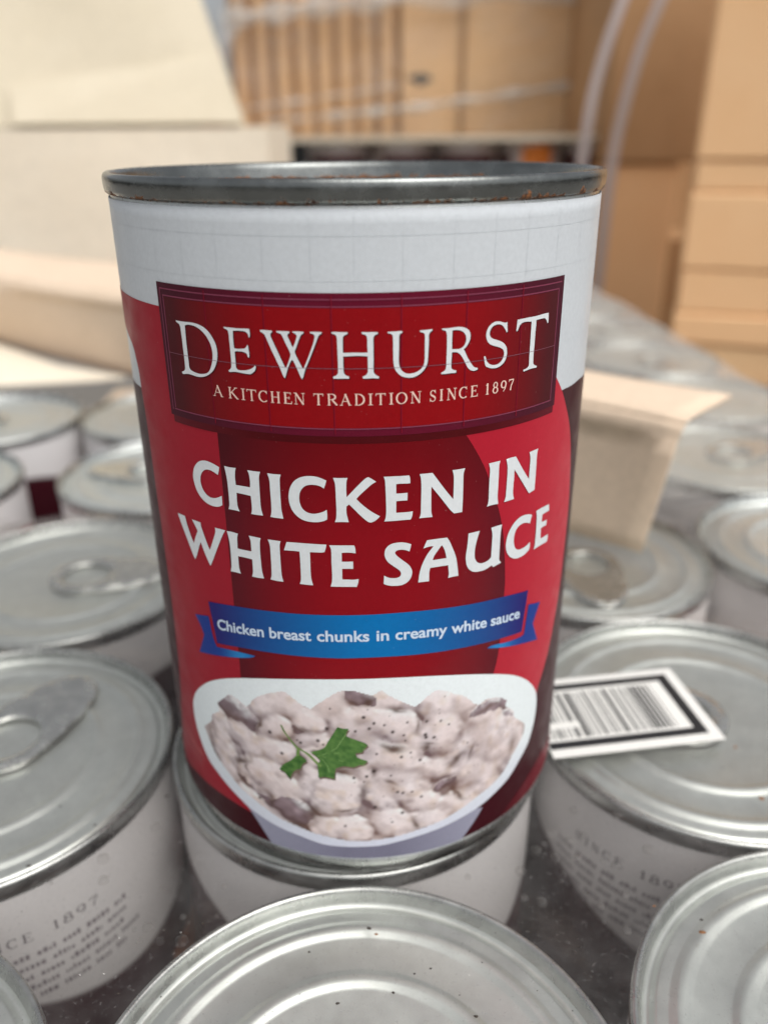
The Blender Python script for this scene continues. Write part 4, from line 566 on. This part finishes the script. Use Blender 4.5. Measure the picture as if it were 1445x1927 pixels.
def cord(name, pts, w, off, c, n=60):
    P = np.array(pts, float); V = []; F = []
    stroke_strip([(x, y, w) for x, y in P], V, F, 0)
    V = np.array(V)[:, :2]
    return mesh(name, wrap(V, off), F, M_PRINT, label, np.tile(c, (len(V), 1)))
line = lambda a, b, k: [(a[0]+(b[0]-a[0])*t, a[1]+(b[1]-a[1])*t) for t in np.linspace(0, 1, k)]
for a, b in (((PU0+.7, PV1-.75), (PU1-.7, PV1-.75)), ((PU0+1.2, PV1-1.6), (PU1-1.2, PV1-1.6)), ((PU0+1.1, PV0+1.0), (PU1-1.1, PV0+1.0)), ((PU0+.7, PV0+.8), (PU0+.7, PV1-.8)), ((PU0+1.3, PV0+1.2), (PU0+1.3, PV1-1.6)), ((PU1-1.3, PV0+1.2), (PU1-1.3, PV1-1.6))):
    cord('corded_line', line(a, b, 60), 0.16, 0.20, alb(132, 62, 84))
for u in (-20.1, -11.75, -3.37, 5.0, 13.35, 21.8):
    cord('crease_line', line((u, PV0+.3), (u, PV1-.3), 12), 0.10, 0.205, alb(104, 8, 34))
    cord('crease_line', line((u+.12, PV0+.3), (u+.12, PV1-.3), 12), 0.06, 0.206, alb(150, 22, 44))
cord('crease_line', line((PU0+1.4, 85.72), (PU1-1.4, 85.6), 60), 0.09, 0.215, alb(112, 30, 50))
for u in np.arange(-46, 47, 5.72): cord('crease_line', line((u+.4*math.sin(u*3), 95.2), (u+.4*math.sin(u*3)+.1, 103.2), 8), 0.045, 0.03, alb(203, 208, 212))
cord('crease_line', line((-47, 101.05), (47, 101.05), 80), 0.05, 0.03, alb(202, 207, 211)); cord('crease_line', line((-47, 96.0), (47, 96.0), 80), 0.04, 0.03, alb(203, 208, 212))
cord('crease_line', line((32, 85.6), (47, 85.4), 20), 0.05, 0.035, alb(203, 208, 212))

def shifted(loops, du, dv): return [[(x+du, y+dv) for x, y in l] for l in loops]
for g in BRAND:
    patch('letter_shadow', shifted(g, 0.13, -0.13), 0.20, alb(70, 2, 18), M_PRINT, label, grid=0.8, step=0.35)
    patch('brand_letter', g, 0.23, WHT, M_PRINT, label, grid=0.8, step=0.3)
cord('crease_line', line((PU0+1.4, 85.72), (PU1-1.4, 85.6), 60), 0.055, 0.245, alb(140, 96, 110))
text_strokes([(c, a, b, 81.0, 1.5) for c, a, b, v in TAG], 0.21, 'tagline_lettering', alb(240, 205, 190), M_PRINT, label)
for g in TITLE:
    patch('title_letter', g, 0.16, WHT, M_PRINT, label, grid=0.8, step=0.3)
# blue ribbon
def blue(u, v):
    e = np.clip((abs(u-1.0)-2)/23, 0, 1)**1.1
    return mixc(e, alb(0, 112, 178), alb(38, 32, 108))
patch('ribbon', [RIBBON], 0.15, blue, M_PRINT, label, grid=0.9)
def tailc(u, v):
    e = np.exp(-((abs(u-1.0)-20.5)/2.6)**2)*np.clip((43.5-v)/2, 0, 1)
    return mixc(e, alb(28, 58, 140), alb(40, 130, 195))
for t in (TAIL_L, TAIL_R): patch('ribbon_tail', [t], 0.15, tailc, M_PRINT, label, grid=0.8)
def font_mesh(txt, off):
    cu = bpy.data.curves.new('tmp', 'FONT'); cu.body = txt; cu.size = 1.0; cu.offset = off; cu.resolution_u = 4
    o = bpy.data.objects.new('tmp', cu); col.objects.link(o)
    bpy.context.view_layer.update()
    me = o.evaluated_get(bpy.context.evaluated_depsgraph_get()).to_mesh()
    V = np.array([v.co[:2] for v in me.vertices]); F = [tuple(p.vertices) for p in me.polygons]
    bpy.data.objects.remove(o); bpy.data.curves.remove(cu)
    return V, F
for wd, (u0, v0), (u1, v1) in RIBWORDS:
    Vt, Ft = font_mesh(wd, 0.022)
    x0, x1 = Vt[:, 0].min(), Vt[:, 0].max()
    u = u0+(Vt[:, 0]-x0)/(x1-x0)*(u1-u0)
    base = 45.0+1.20-0.00345*(u-1.0)**2
    W = np.c_[u, base+Vt[:, 1]*2.55]
    mesh('ribbon_lettering', wrap(W, 0.20), Ft, M_PRINT, label, np.tile(alb(206, 222, 240), (len(W), 1)))
# white bowl with its grey side below the lip
sl_ = [(-21.3, 10.3), (-19.04, 7.44), (-16.9, 4.1)]; sr_ = [(15.97, 4.1), (18.39, 6.97), (20.0, 9.1)]
patch('bowl_side', [[(-21.3, 10.3)]+sl_[1:]+[(x, 4.08) for x in np.linspace(-15, 14, 30)]+sr_+[(10, 12), (-10, 12)]], 0.12, lambda u, v: mixc((abs(u)-4)/16, alb(118, 116, 136), alb(160, 160, 178)), M_PRINT, label, step=0.8)
patch('bowl', [BOWL], 0.15, lambda u, v: mixc((20-v)/14, alb(236, 243, 247), alb(210, 212, 228)), M_PRINT, label)
# the printed picture of the food: lumps in cream sauce, worked out as a relief seen in soft light
def food_picture():
    loop = smooth_loop(FOOD, 0.5); lo, hi = loop.min(0), loop.max(0); st = 0.2
    xs = np.arange(lo[0], hi[0]+st, st); ys = np.arange(lo[1], hi[1]+st, st)
    X, Y = np.meshgrid(xs, ys); sh = X.shape
    wx = X+0.9*(vnoise(X/1.7, Y/1.7, 1)-.5)+0.4*(vnoise(X/.7, Y/.7, 2)-.5); wy = Y+0.9*(vnoise(X/1.7+9, Y/1.7, 5)-.5)+0.4*(vnoise(X/.7, Y/.7+7, 6)-.5)
    acc = np.exp(4.0*(0.35+0.5*vnoise(X/2.2, Y/2.2, 8))); kind = np.zeros(sh); best = np.zeros(sh)
    r2 = random.Random(11)
    blobs = [(b, 0) for b in CHUNKS]+[(b, 1) for b in MUSH]+[(b, 1) for b in ((-25.5, 24.5, 1.2, -1.9, .7, .5), (-9.5, 30.2, 2.1, .5, -.2, .9), (12.5, 17.6, 1.9, .7, -.3, .7), (-16.5, 13.5, 1.8, -.9, .4, .8), (24.8, 17.5, .8, 1.7, -.6, .3), (3.0, 33.0, 1.6, -.6, .3, .8))]
    for k in range(16):
        u, v = r2.uniform(lo[0], hi[0]), r2.uniform(lo[1], hi[1]); a = r2.uniform(0.8, 2.2); t = r2.uniform(0, 3.1)
        blobs.append(((u, v, a*math.cos(t), a*math.sin(t), -.55*a*math.sin(t), .55*a*math.cos(t)), 2))
    for (u, v, a1, a2, b1, b2), kd in blobs:
        det = a1*b2-a2*b1
        if abs(det) < 1e-3: continue
        dx, dy = wx-u, wy-v
        p_ = (dx*b2-dy*b1)/det/1.18; q_ = (-dx*a2+dy*a1)/det/1.18
        q2 = (np.abs(p_)**2.5+np.abs(q_)**2.5)
        rad = math.sqrt(abs(det))
        base = (r2.uniform(0.1, 0.7) if kd < 2 else 0.2)*(0.7+0.3*(hi[1]-v)/(hi[1]-lo[1]))
        h = base+1.25*min(rad, 3.2)/3.2*np.clip(1-q2, 0, None)**0.85+0.30*vnoise(X/1.5+u, Y/1.5, 4)+0.03*vnoise(X/.45+u, Y/.45, 14)
        ok = q2 < 1
        acc = acc+np.where(ok, np.exp(4.5*h), 0); win = ok & (h > best); best = np.where(win, h, best); kind = np.where(win, kd, kind)
    Hh = np.log(acc)/4.5
    def blur(A, r_):
        for ax in (0, 1):
            c = np.cumsum(np.pad(A, [(r_+1, r_) if k == ax else (0, 0) for k in (0, 1)], mode='edge'), axis=ax)
            sl1 = [slice(None)]*2; sl2 = [slice(None)]*2
            sl1[ax] = slice(2*r_+1, None); sl2[ax] = slice(0, -2*r_-1)
            A = (c[tuple(sl1)]-c[tuple(sl2)])/(2*r_+1)
        return A
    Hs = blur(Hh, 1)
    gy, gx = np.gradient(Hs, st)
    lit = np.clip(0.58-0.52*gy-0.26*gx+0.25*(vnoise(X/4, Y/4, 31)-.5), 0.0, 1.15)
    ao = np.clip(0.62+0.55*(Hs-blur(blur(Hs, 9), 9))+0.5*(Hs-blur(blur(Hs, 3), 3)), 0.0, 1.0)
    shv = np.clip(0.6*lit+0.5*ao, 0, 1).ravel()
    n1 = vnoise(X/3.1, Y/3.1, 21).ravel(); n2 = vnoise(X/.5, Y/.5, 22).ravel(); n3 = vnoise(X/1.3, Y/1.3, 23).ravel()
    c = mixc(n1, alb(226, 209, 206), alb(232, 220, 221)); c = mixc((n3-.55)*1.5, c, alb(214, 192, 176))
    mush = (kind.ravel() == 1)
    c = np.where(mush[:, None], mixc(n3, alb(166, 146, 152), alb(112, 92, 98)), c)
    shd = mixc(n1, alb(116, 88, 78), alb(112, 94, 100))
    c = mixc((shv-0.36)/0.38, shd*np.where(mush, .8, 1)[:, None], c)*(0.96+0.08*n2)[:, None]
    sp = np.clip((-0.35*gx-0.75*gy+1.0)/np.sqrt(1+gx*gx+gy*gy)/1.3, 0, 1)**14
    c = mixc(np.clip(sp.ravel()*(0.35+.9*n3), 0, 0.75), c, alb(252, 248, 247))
    dk = np.zeros(X.size)
    for (u, v, a1, a2, b1, b2) in list(DARK)+[(-12.5, 22.5, 1.5, .3, -.1, .35), (9.5, 26.5, 1.3, -.5, .1, .3), (-20.5, 19.0, .4, -1.2, .3, .1), (17.0, 22.0, .5, 1.3, -.3, .1), (-3.5, 14.5, 1.4, .2, 0, .35), (3.5, 20.0, 1.1, -.6, .15, .3), (-7.5, 26.0, 1.2, .4, -.1, .3)]:
        det = a1*b2-a2*b1
        if abs(det) < 1e-4: continue
        dx, dy = (wx-u).ravel(), (wy-v).ravel(); q2 = ((dx*b2-dy*b1)/det)**2+((-dx*a2+dy*a1)/det)**2
        dk = np.maximum(dk, np.exp(-q2*1.0)*0.95)
    c = mixc(dk*(0.6+.5*n3), c, mixc(n1, alb(98, 68, 50), alb(80, 64, 62)))
    # pepper
    for (u, v) in PEP:
        q = ((X-u)**2*r2.uniform(.7, 1.4)+(Y-v)**2).ravel(); s_ = r2.uniform(.18, .36)
        c = mixc(np.exp(-(q/s_**2)**2), c, alb(58, 44, 44))
    for k in range(110):
        u, v = r2.gauss(7, 9), r2.gauss(21, 7.5); s_ = r2.uniform(.07, .13)
        q = ((X-u)**2+(Y-v)**2).ravel(); c = mixc(np.exp(-(q/s_**2))*.8, c, alb(98, 72, 66))
    c = np.clip(c, 0.01, 0.8)
    W = np.stack([X.ravel(), Y.ravel()], -1); ok = inside(W, [loop]).reshape(sh)
    n_ = sh[1]; F = []
    idx = np.arange(X.size).reshape(sh)
    a = ok[:-1, :-1] & ok[1:, :-1] & ok[:-1, 1:] & ok[1:, 1:]
    F = np.stack([idx[:-1, :-1][a], idx[:-1, 1:][a], idx[1:, 1:][a], idx[1:, :-1][a]], -1)
    used = np.unique(F); remap = -np.ones(X.size, int); remap[used] = np.arange(len(used))
    return W[used], remap[F], c[used]
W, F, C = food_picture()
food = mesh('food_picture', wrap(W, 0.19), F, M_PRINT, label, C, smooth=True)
def green(u, v):
    n1 = vnoise(u/.6, v/.6, 5); n2 = vnoise(u/.22+v/.5, v/.3, 6)
    return mixc(.15+n1*.7+.5*(n2-.5), alb(46, 88, 38), alb(100, 138, 72))
for nm, g in (('parsley_leaf', LEAF), ('parsley_leaf', LEAF2)):
    patch('leaf_shadow', shifted([g], 0.15, -0.35), 0.21, alb(120, 102, 92), M_PRINT, label, grid=.5, step=.4)
    patch(nm, [g], 0.24, green, M_PRINT, label, grid=0.3, step=.3)
patch('parsley_stem', [STEM], 0.26, lambda u, v: mixc(vnoise(u, v, 9), alb(90, 128, 60), alb(134, 158, 96)), M_PRINT, label, grid=.5, step=.3)
for pts in ([(0.0, 0.0), (0.42, .18), (1, .34)], [(0.1, .05), (.4, .34), (.62, .9)], [(.12, 0), (.5, -.1), (.98, -.25)], [(.1, -.08), (.2, -.3), (.24, -.55)]):
    L0 = np.array(LEAF); lo_, hi_ = L0.min(0), L0.max(0); o_ = np.array([lo_[0]+.12*(hi_[0]-lo_[0]), lo_[1]+.42*(hi_[1]-lo_[1])]); sc_ = np.array([.84*(hi_[0]-lo_[0]), .52*(hi_[1]-lo_[1])])
    cord('leaf_vein', [tuple(o_+np.array(q)*sc_) for q in pts], 0.14, 0.255, alb(122, 156, 92))
# faint serving-suggestion line printed along the swoosh, left of the bowl
V = []; F = []; rr = random.Random(5)
for k in range(22):
    t = k/21; u = -42.5+10.0*t; v = 20.0-5.2*t-1.2*math.sin(math.pi*t)
    w = 0.24; h = rr.uniform(.4, .75); b = len(V); V += [(u, v), (u+w, v-.12), (u+w, v-.12+h), (u, v+h)]; F.append((b, b+1, b+2, b+3))
mesh('small_print', wrap(np.array(V), 0.10), F, M_PRINT, label, np.tile(alb(216, 130, 124), (len(V), 1)))

# ---------------------------------------------------------------- barcode sticker on the lid to the right
st = empty('barcode_sticker', (72.5, -5.5, 0.32), math.atan2(4.5, 37.2))
tag(st, 'white sticker with black frame and barcode, lying on a tin lid', 'sticker')
LX, LY = 36.2, 24.6            # it lies along local -x, +y away from the camera
mesh('paper', *box_data(-LX, 0, 0, LY, 0, 0.14), M_WHITEPAPER, st)
def rects(name, L, z, mat):
    V = []; F = []
    for x0, x1, y0, y1 in L:
        b = len(V); V += [(x0, y0, z), (x1, y0, z), (x1, y1, z), (x0, y1, z)]; F.append((b, b+1, b+2, b+3))
    return mesh(name, V, F, mat, st)
mg, fwid = 2.3, 2.1
rects('black_frame', [(-LX+.2, -mg, mg, mg+fwid), (-LX+.2, -mg, LY-mg-fwid+.4, LY-mg+.4), (-mg-fwid-.3, -mg, mg+fwid, LY-mg-fwid+.4)], 0.17, M_BLACK)
L = []; x = -7.6; rr = random.Random(21)
while x > -LX+1:
    w = rr.choice([.22, .22, .4, .6, .85]); lo = 5.2
    if x < -LX+9: 
        L.append((x-w, x, 5.2, 8.2)); lo = 10.2
    L.append((x-w, x, lo, LY-5.0)); x -= w+rr.choice([.22, .3, .45, .7])
rects('barcode', L, 0.172, M_BLACK)

# ---------------------------------------------------------------- grit on the film and lids
def grit(name, spots, mat, label):
    V = []; F = []; rr = random.Random(9)
    for (x, y, z, s_) in spots:
        b = len(V); k = 6; hgt = s_*.55
        ph = rr.uniform(0, 6)
        for j in range(k): a = ph+2*math.pi*j/k; q = s_*rr.uniform(.6, 1.2); V.append((x+q*math.cos(a)*1.25, y+q*math.sin(a)*.85, z))
        V.append((x+rr.uniform(-.2, .2)*s_, y, z+hgt))
        F += [(b+j, b+(j+1) % k, b+k) for j in range(k)]
    return tag(mesh(name, V, F, mat), label, 'grit', kind='stuff')
def film_z(x, y):
    g = max(0, np.sqrt(((np.array([x, y])-centres)**2).sum(-1)).min()-37.0)
    return 0.3-min(.30*g, 3.2)+(0.4 if g > 0 else 0)
base = [(-26.2, -44.5), (-36.5, -55.5), (-37.6, -16.6), (-47, -27.5), (49.6, -27.5), (36, -38.8), (31.8, -49.9), (51.5, -46.8), (-9.4, -50.1), (-4.9, -58.3), (8.6, -53.5), (6.2, -54.2), (14.3, -60.9), (-0.3, -46.4), (-49.9, 19.5), (-56.6, -18.8), (-48.9, -23.5), (-57.5, -32.3), (-2, -62), (3, -57), (-14, -63)]
spots = [(x, y, film_z(x, y), random.uniform(.2, .42)) for x, y in base]
for k in range(420):
    x, y = random.uniform(-110, 110), random.uniform(-105, 40)
    if x*x+y*y < 39**2: continue
    spots.append((x, y, film_z(x, y), random.choice([.06, .07, .09, .11, .14])))
grit('grit', spots, M_SPECK, 'dark specks of grit scattered over film and tin lids')
grit('grit', [(72.4, -21.8, .3, .62), (50.8, -49, .3, .5), (45, -44, .3, .25), (0.8, -47.5, .3, .3), (73.5, -7.8, .3, .4)], M_RUSTC, 'few rust coloured crumbs on the right hand tin lids')
spots = []
for k in range(220):
    x, y = random.uniform(-110, 110), random.uniform(-105, 20)
    if x*x+y*y < 39**2: continue
    spots.append((x, y, film_z(x, y), random.choice([.03, .035, .045, .06, .09])))
grit('dust', spots, M_WHITEPAPER, 'pale dust specks on the shrink film')

# ---------------------------------------------------------------- card trays on the layer
def strip(name, pts, mat, parent, thick=1.6):
    """A bent card sheet: pts is a list of rows of 3-D points; given thickness along its normal."""
    P = np.array(pts, float); a, b = P.shape[:2]
    V = P.reshape(-1, 3); F = [(i*b+j, i*b+j+1, (i+1)*b+j+1, (i+1)*b+j) for i in range(a-1) for j in range(b-1)]
    o = mesh(name, V, F, mat, parent)
    m = o.modifiers.new('thick', 'SOLIDIFY'); m.thickness = thick*S; m.offset = 0
    return o
tr = tag(empty('folded_card', (0, 0, 0)), 'folded tan card tray wall standing on tin lids right of the red can', 'card')
def lerp(a, b, t): return tuple(a[k]+(b[k]-a[k])*t for k in range(3))
def bent(name, root, A0, A1, B0, B1, C0, C1, nt, wob):
    """wall from A up to B, rounded over a fold, lip from B back to C"""
    ts = np.linspace(0, 1, nt); prof = []
    for s_ in np.linspace(0, 0.86, 8): prof.append(('w', s_))
    for s_ in np.linspace(0, 1, 7): prof.append(('f', s_))
    for s_ in np.linspace(0.16, 1, 7): prof.append(('l', s_))
    def row(k, s_, t):
        a, b_, c_ = (np.array(lerp(A0, A1, t)), np.array(lerp(B0, B1, t)), np.array(lerp(C0, C1, t)))
        if k == 'w': q = a+(b_-a)*s_
        elif k == 'l': q = b_+(c_-b_)*s_
        else:
            p0 = a+(b_-a)*.86; p2 = b_+(c_-b_)*.16; q = (1-s_)**2*p0+2*s_*(1-s_)*b_+s_*s_*p2
        return tuple(q+np.array([.7, .7, .25])*wob*math.sin(t*8+1.3*s_*(1 if k == 'w' else 0)))
    rows = [[row(k, s_, t) for t in ts] for k, s_ in prof]
    w = strip('wall', rows[:12], M_TAN, root, 1.2); l = strip('lip', rows[11:], M_TAN, root, 1.2)
    for o in (w, l): o.data.polygons.foreach_set('use_smooth', [True]*len(o.data.polygons))
# runs on behind the red can; the right end is what shows
bent('sheet', tr, (20, 130, 1.2), (80.5, 74.5, 1.2), (22, 130, 44.0), (83.5, 65.5, 44.0), (32, 158, 43.0), (104, 85, 44.5), 14, .5)
tl = tag(empty('card_tray', (0, 0, 0)), 'tan card tray wall with pale folded lip, left behind the red can', 'card')
bent('sheet', tl, (-330, 462, 1.4), (-70, 240, 1.4), (-318, 430, 44), (-66, 232, 44), (-330, 520, 43), (-78, 330, 45), 22, 1.4)
o = strip('card_sheet', [[(-330, 250, 2.0), (-180, 262, 2.0), (-135, 268, 2.2), (-118, 272, 2.6)], [(-330, 470, 2.0), (-205, 345, 2.0), (-160, 300, 2.0), (-122, 276, 2.4)]], M_CREAM, None, 1.0)
tag(o, 'pale cream card sheet lying under the front of the tan tray wall', 'card sheet')
# cream box wall and the raised flap behind it
cb = tag(empty('cream_box', (0, 0, 0)), 'cream lined open carton at upper left, behind the tan card tray', 'carton')
def wavy(x0, x1, y, z0, z1, nx, nz, amp, lean=0.0, skew=0.0):
    return [[(x0+(x1-x0)*i/nx+skew*(k/nz)*(i/nx), y+amp*math.sin(i*.9+k*.5)+lean*(k/nz), z0+(z1-z0)*k/nz) for i in range(nx+1)] for k in range(nz+1)]
strip('front_wall', wavy(-520, -68, 560, 2, 119, 14, 6, 1.2), M_CREAM, cb, 3)
strip('side_wall', [[(-69.6, 562, 2), (-66, 760, 2)], [(-69.6, 562, 120), (-66, 760, 120)]], M_CREAM, cb, 3)
strip('rear_wall', wavy(-520, -68, 762, 2, 123, 10, 3, 1.0), M_CREAM, cb, 3)
strip('raised_flap', wavy(-540, -108, 764, 124, 330, 12, 8, 2.0, lean=60, skew=-72), M_CREAM2, cb, 3)
strip('inner_flap', [[(-330, 752, 126), (-110, 752, 126)], [(-334, 770, 160), (-132, 776, 186)]], M_CREAM2, cb, 2)

# ---------------------------------------------------------------- back of the load: second layer of cans, board, cartons in stretch film
bs = tag(box('carton', (-60, 420, 880, 1480, ZG, -0.5), M_KRAFT3, None, 2), 'brown carton under the second layer of cans at the back', 'carton')
def make_upper_can():
    root = empty('tin_can')
    lathe('body', [(35.5, 0.4), (36.35, 2), (36.35, 103), (36.0, 104)], M_TIN, root, 48, cb=True)
    n = 64; zs = np.linspace(4, 103, 30); th = np.linspace(0, 2*math.pi, n, endpoint=False); V = []; C = []
    for z in zs:
        for t in th:
            V.append((36.5*math.cos(t), 36.5*math.sin(t), z)); u = (t+math.pi/2+math.pi) % (2*math.pi)-math.pi
            c = alb(190, 184, 184) if z > 96 else alb(70, 30, 34)
            if abs(u) > 1.0: c = alb(176, 166, 164)
            if abs(u-1.9) < .5: c = alb(214, 128, 60)*(0.6+.7*vnoise(np.array([u*9]), np.array([z*.2]))[0])
            C.append(c)
    F = [(i*n+j, i*n+(j+1) % n, (i+1)*n+(j+1) % n, (i+1)*n+j) for i in range(len(zs)-1) for j in range(n)]
    mesh('label', V, F, M_PRINT, root, C, smooth=True)
    lathe('rim', [(36.0, 103.6), (36.9, 103.8), (37.0, 106), (36.5, 107), (35.6, 106.4), (35, 104)], M_TIN, root, 64)
    lathe('lid', [(35, 104), (34, 103.6), (10, 103.6)], M_TIN, root, 48, ct=True)
    return root
up0 = make_upper_can()
UPL = ['leftmost of the maroon cans under the grey board at the back', 'second maroon can from left under the grey board', 'third maroon can from left under the grey board',
       'can with an orange picture under the grey board at the back', 'rightmost maroon can under the grey board at the back']
for k in range(5):
    o = up0 if k == 0 else copy_tree(up0)
    o.location = Vector((-20+k*75.5, 925, 0))*S; o.rotation_euler = (0, 0, R([0, 14, -8, -106, -12][k])); tag(o, UPL[k], 'can', 'cans under the board at the back')
tag(box('layer_board', (-150, 345, 875, 1500, 107.4, 113.5), M_BOARD, None, 1), 'pale grey layer board under the film wrapped cartons', 'board')
def carton(name, b, mat, label, seam='z', bevel=3, tape=True):
    x0, x1, y0, y1, z0, z1 = b
    root = tag(empty(name, ((x0+x1)/2, (y0+y1)/2, z0)), label, 'carton')
    dx, dy, h = (x1-x0)/2, (y1-y0)/2, z1-z0
    box('body', (-dx, dx, -dy, dy, 0, h), mat, root, bevel)
    return root, dx, dy, h
# narrow cartons on edge: dark gaps between them
for k in range(8):
    x = -158+k*27.5
    r_, dx, dy, h = carton('narrow_carton', (x, x+17.5, 1100+random.uniform(-4, 4), 1290, 114, 300), M_KRAFT, ['leftmost', 'second', 'third', 'fourth', 'fifth', 'sixth', 'seventh', 'rightmost'][k]+' of the narrow upright cartons in stretch film at the back', bevel=1.5)
    r_['group'] = 'narrow upright cartons at the back'
tag(box('gap_shade', (-164, 60, 1112, 1288, 114, 292), M_KRAFT3), 'dark brown block standing in for the shade in the gaps between the narrow upright cartons', 'card')  # filler block; the shade of the gaps is put into its dark brown
r1, dx, dy, h = carton('carton', (62, 140, 1098, 1290, 114, 300), M_KRAFT2, 'carton with a dark grey smudge, middle of the film wrapped stack')
V = []; rr = random.Random(2)
for k in range(16): a = 2*math.pi*k/16; V.append((-13+15*math.cos(a)*rr.uniform(.8, 1.2), -dy-.6, 69+6.5*math.sin(a)*rr.uniform(.8, 1.2)))
mesh('printed_mark', V, [tuple(range(16))], M_SMUDGE, r1)
box('edge_tape', (dx-2, dx+4.2, -dy-1.2, -dy+6, 0, h), M_KRAFT3, r1)
r2_, dx, dy, h = carton('carton', (146, 332, 1096, 1290, 114, 300), M_KRAFT2, 'plain carton at the right end of the film wrapped stack')
# stretch film round them, with gathered bands
def sheet(name, x0, x1, z0, z1, y, nx, nz, amp, mat, parent=None):
    V = []; F = []
    for k in range(nz+1):
        for i in range(nx+1):
            X = x0+(x1-x0)*i/nx; Z = z0+(z1-z0)*k/nz
            q = float(vnoise(np.array([X/30+Z/60]), np.array([Z/9-X/50]), 4)[0])
            V.append((X, y+amp*(q-.5), Z))
    n_ = nx+1
    F = [(a*n_+b, a*n_+b+1, (a+1)*n_+b+1, (a+1)*n_+b) for a in range(nz) for b in range(nx)]
    return mesh(name, V, F, mat, parent, smooth=True)
sf = tag(empty('stretch_film', (0, 0, 0)), 'clear stretch film wrapped round the cartons at the back, with gathered bands', 'film')
sheet('wrap', -172, 336, 116, 330, 1088, 90, 60, 5, M_STRETCH, sf)
def band(pts, w, y):
    V = []; F = []; n_ = 40
    P = np.array(pts, float)
    for k in range(n_+1):
        t = k/n_; q = np.array([np.interp(t, np.linspace(0, 1, len(P)), P[:, c]) for c in (0, 1)])
        for m_ in range(5):
            f = m_/4-.5; V.append((q[0], y-3.0*math.cos(f*math.pi)-1.5*math.sin(k*.7+m_*2), q[1]+f*w*(1+.35*math.sin(k*.9))))
    for k in range(n_):
        for m_ in range(4): F.append((k*5+m_, k*5+m_+1, (k+1)*5+m_+1, (k+1)*5+m_))
    return mesh('gathered_band', V, F, M_ROPE, sf, smooth=True)
band([(-170, 248), (-60, 262), (60, 274), (336, 282)], 22, 1082)
band([(-40, 138), (60, 146), (180, 160), (310, 176)], 10, 1083)
band([(-165, 146), (-100, 154), (0, 166), (60, 176)], 4, 1082)
band([(-170, 215), (-150, 245), (-140, 290), (-120, 330)], 26, 1080)
band([(-120, 132), (-20, 140), (80, 150)], 4, 1084)
tag(box('red_packet', (-200, -170, 1040, 1075, 114, 214), flat_mat('red_print', (0.42, 0.07, 0.08)), None, 2), 'sliver of a red packet between the raised cream flap and the wrapped cartons', 'packet')

# ---------------------------------------------------------------- cartons beside the load, right
sx = tag(empty('strapped_carton', (326, 930, ZG)), 'tall brown carton with two white straps, right behind the red can', 'carton')
Z0 = -ZG
box('body', (-51, 37, -80, 70, 0, Z0+83), M_KRAFT4, sx, 4)
box('upper_body', (-53, 51, -85, 72, Z0+84, Z0+420), M_KRAFT3, sx, 4)  # lit lower half and shaded upper half are put into two kraft tones
def strap(pts, w, depth):
    V = []; F = []
    P = np.array(pts, float)
    t = np.linspace(0, 1, 40); tt = np.linspace(0, 1, len(P))
    Q = np.stack([np.interp(t, tt, P[:, c]) for c in range(3)], -1)
    for _ in range(4): Q[1:-1] = (Q[:-2]+2*Q[1:-1]+Q[2:])/4
    for q in Q:
        V += [(q[0]-w/2, q[1], q[2]), (q[0]+w/2, q[1]+1.5, q[2])]
    F = [(2*k, 2*k+1, 2*k+3, 2*k+2) for k in range(len(Q)-1)]
    o = mesh('strap', V, F, M_STRAP, sx); m = o.modifiers.new('thick', 'SOLIDIFY'); m.thickness = 1.0*S; return o
strap([(274+10-326, 830-930, 268+Z0), (274-326, 830-930, 238+Z0), (262-326, 830-930, 200+Z0), (252-326, 830-930, 156+Z0), (248-326, 830-930, 115+Z0), (246-326, 832-930, 78+Z0), (247-326, 840-930, 0+Z0)], 11, 1)
strap([(303+12-326, 800-930, 268+Z0), (303-326, 800-930, 234+Z0), (289-326, 800-930, 197+Z0), (280-326, 800-930, 154+Z0), (273-326, 800-930, 115+Z0), (270-326, 800-930, 74+Z0), (269-326, 800-930, 36+Z0), (269-326, 802-930, -14+Z0), (269-326, 806-930, -100+Z0)], 12, 1)
tag(box('carton', (285, 520, 1015, 1160, ZG, 420), M_KRAFT3, None, 4), 'dark brown carton added to stand in for the shade in the gap between strapped carton and right hand stack', 'carton')  # added behind the gap; its dark kraft stands in for shade
# stack of pale cartons nearer, at the right edge
zz = [ZG, -60, -33, 5, 68, 93, 300]
names = ['lowest carton of the stack at the right edge, in shade', 'thin second carton from below in the stack at the right edge', 'thin third carton from below in the stack at the right edge', 'pale fourth carton from below in the stack at the right edge', 'darker thin carton between the two tall ones at the right edge', 'topmost pale carton at the upper right corner']
mats = [M_KRAFT2, M_KRAFT4, M_KRAFT4, M_KRAFT4, M_KRAFT4, M_KRAFT4]
for k in range(6):
    off = [1.5, -1, 1, -.5, 2, 0][k]; ang = -0.36+[.01, -.012, .008, .0, .012, -.006][k]
    w, d = 250, 200; ca, sa = math.cos(ang), math.sin(ang)
    cx, cy = 283+off, 600+off*.5
    r_, dx, dy, h = carton('carton', (cx, cx+w, cy, cy+d, zz[k]+.3, zz[k+1]-.3), mats[k], names[k], bevel=3)
    r_.location = Vector((cx+ca*w/2-sa*d/2, cy+sa*w/2+ca*d/2, zz[k]+.3))*S; r_.rotation_euler = (0, 0, ang)
    if h > 40:
        box('tape', (-dx*.4, dx*.9, -dy-.5, -dy+.4, h*.46, h*.54), M_KRAFT2, r_)
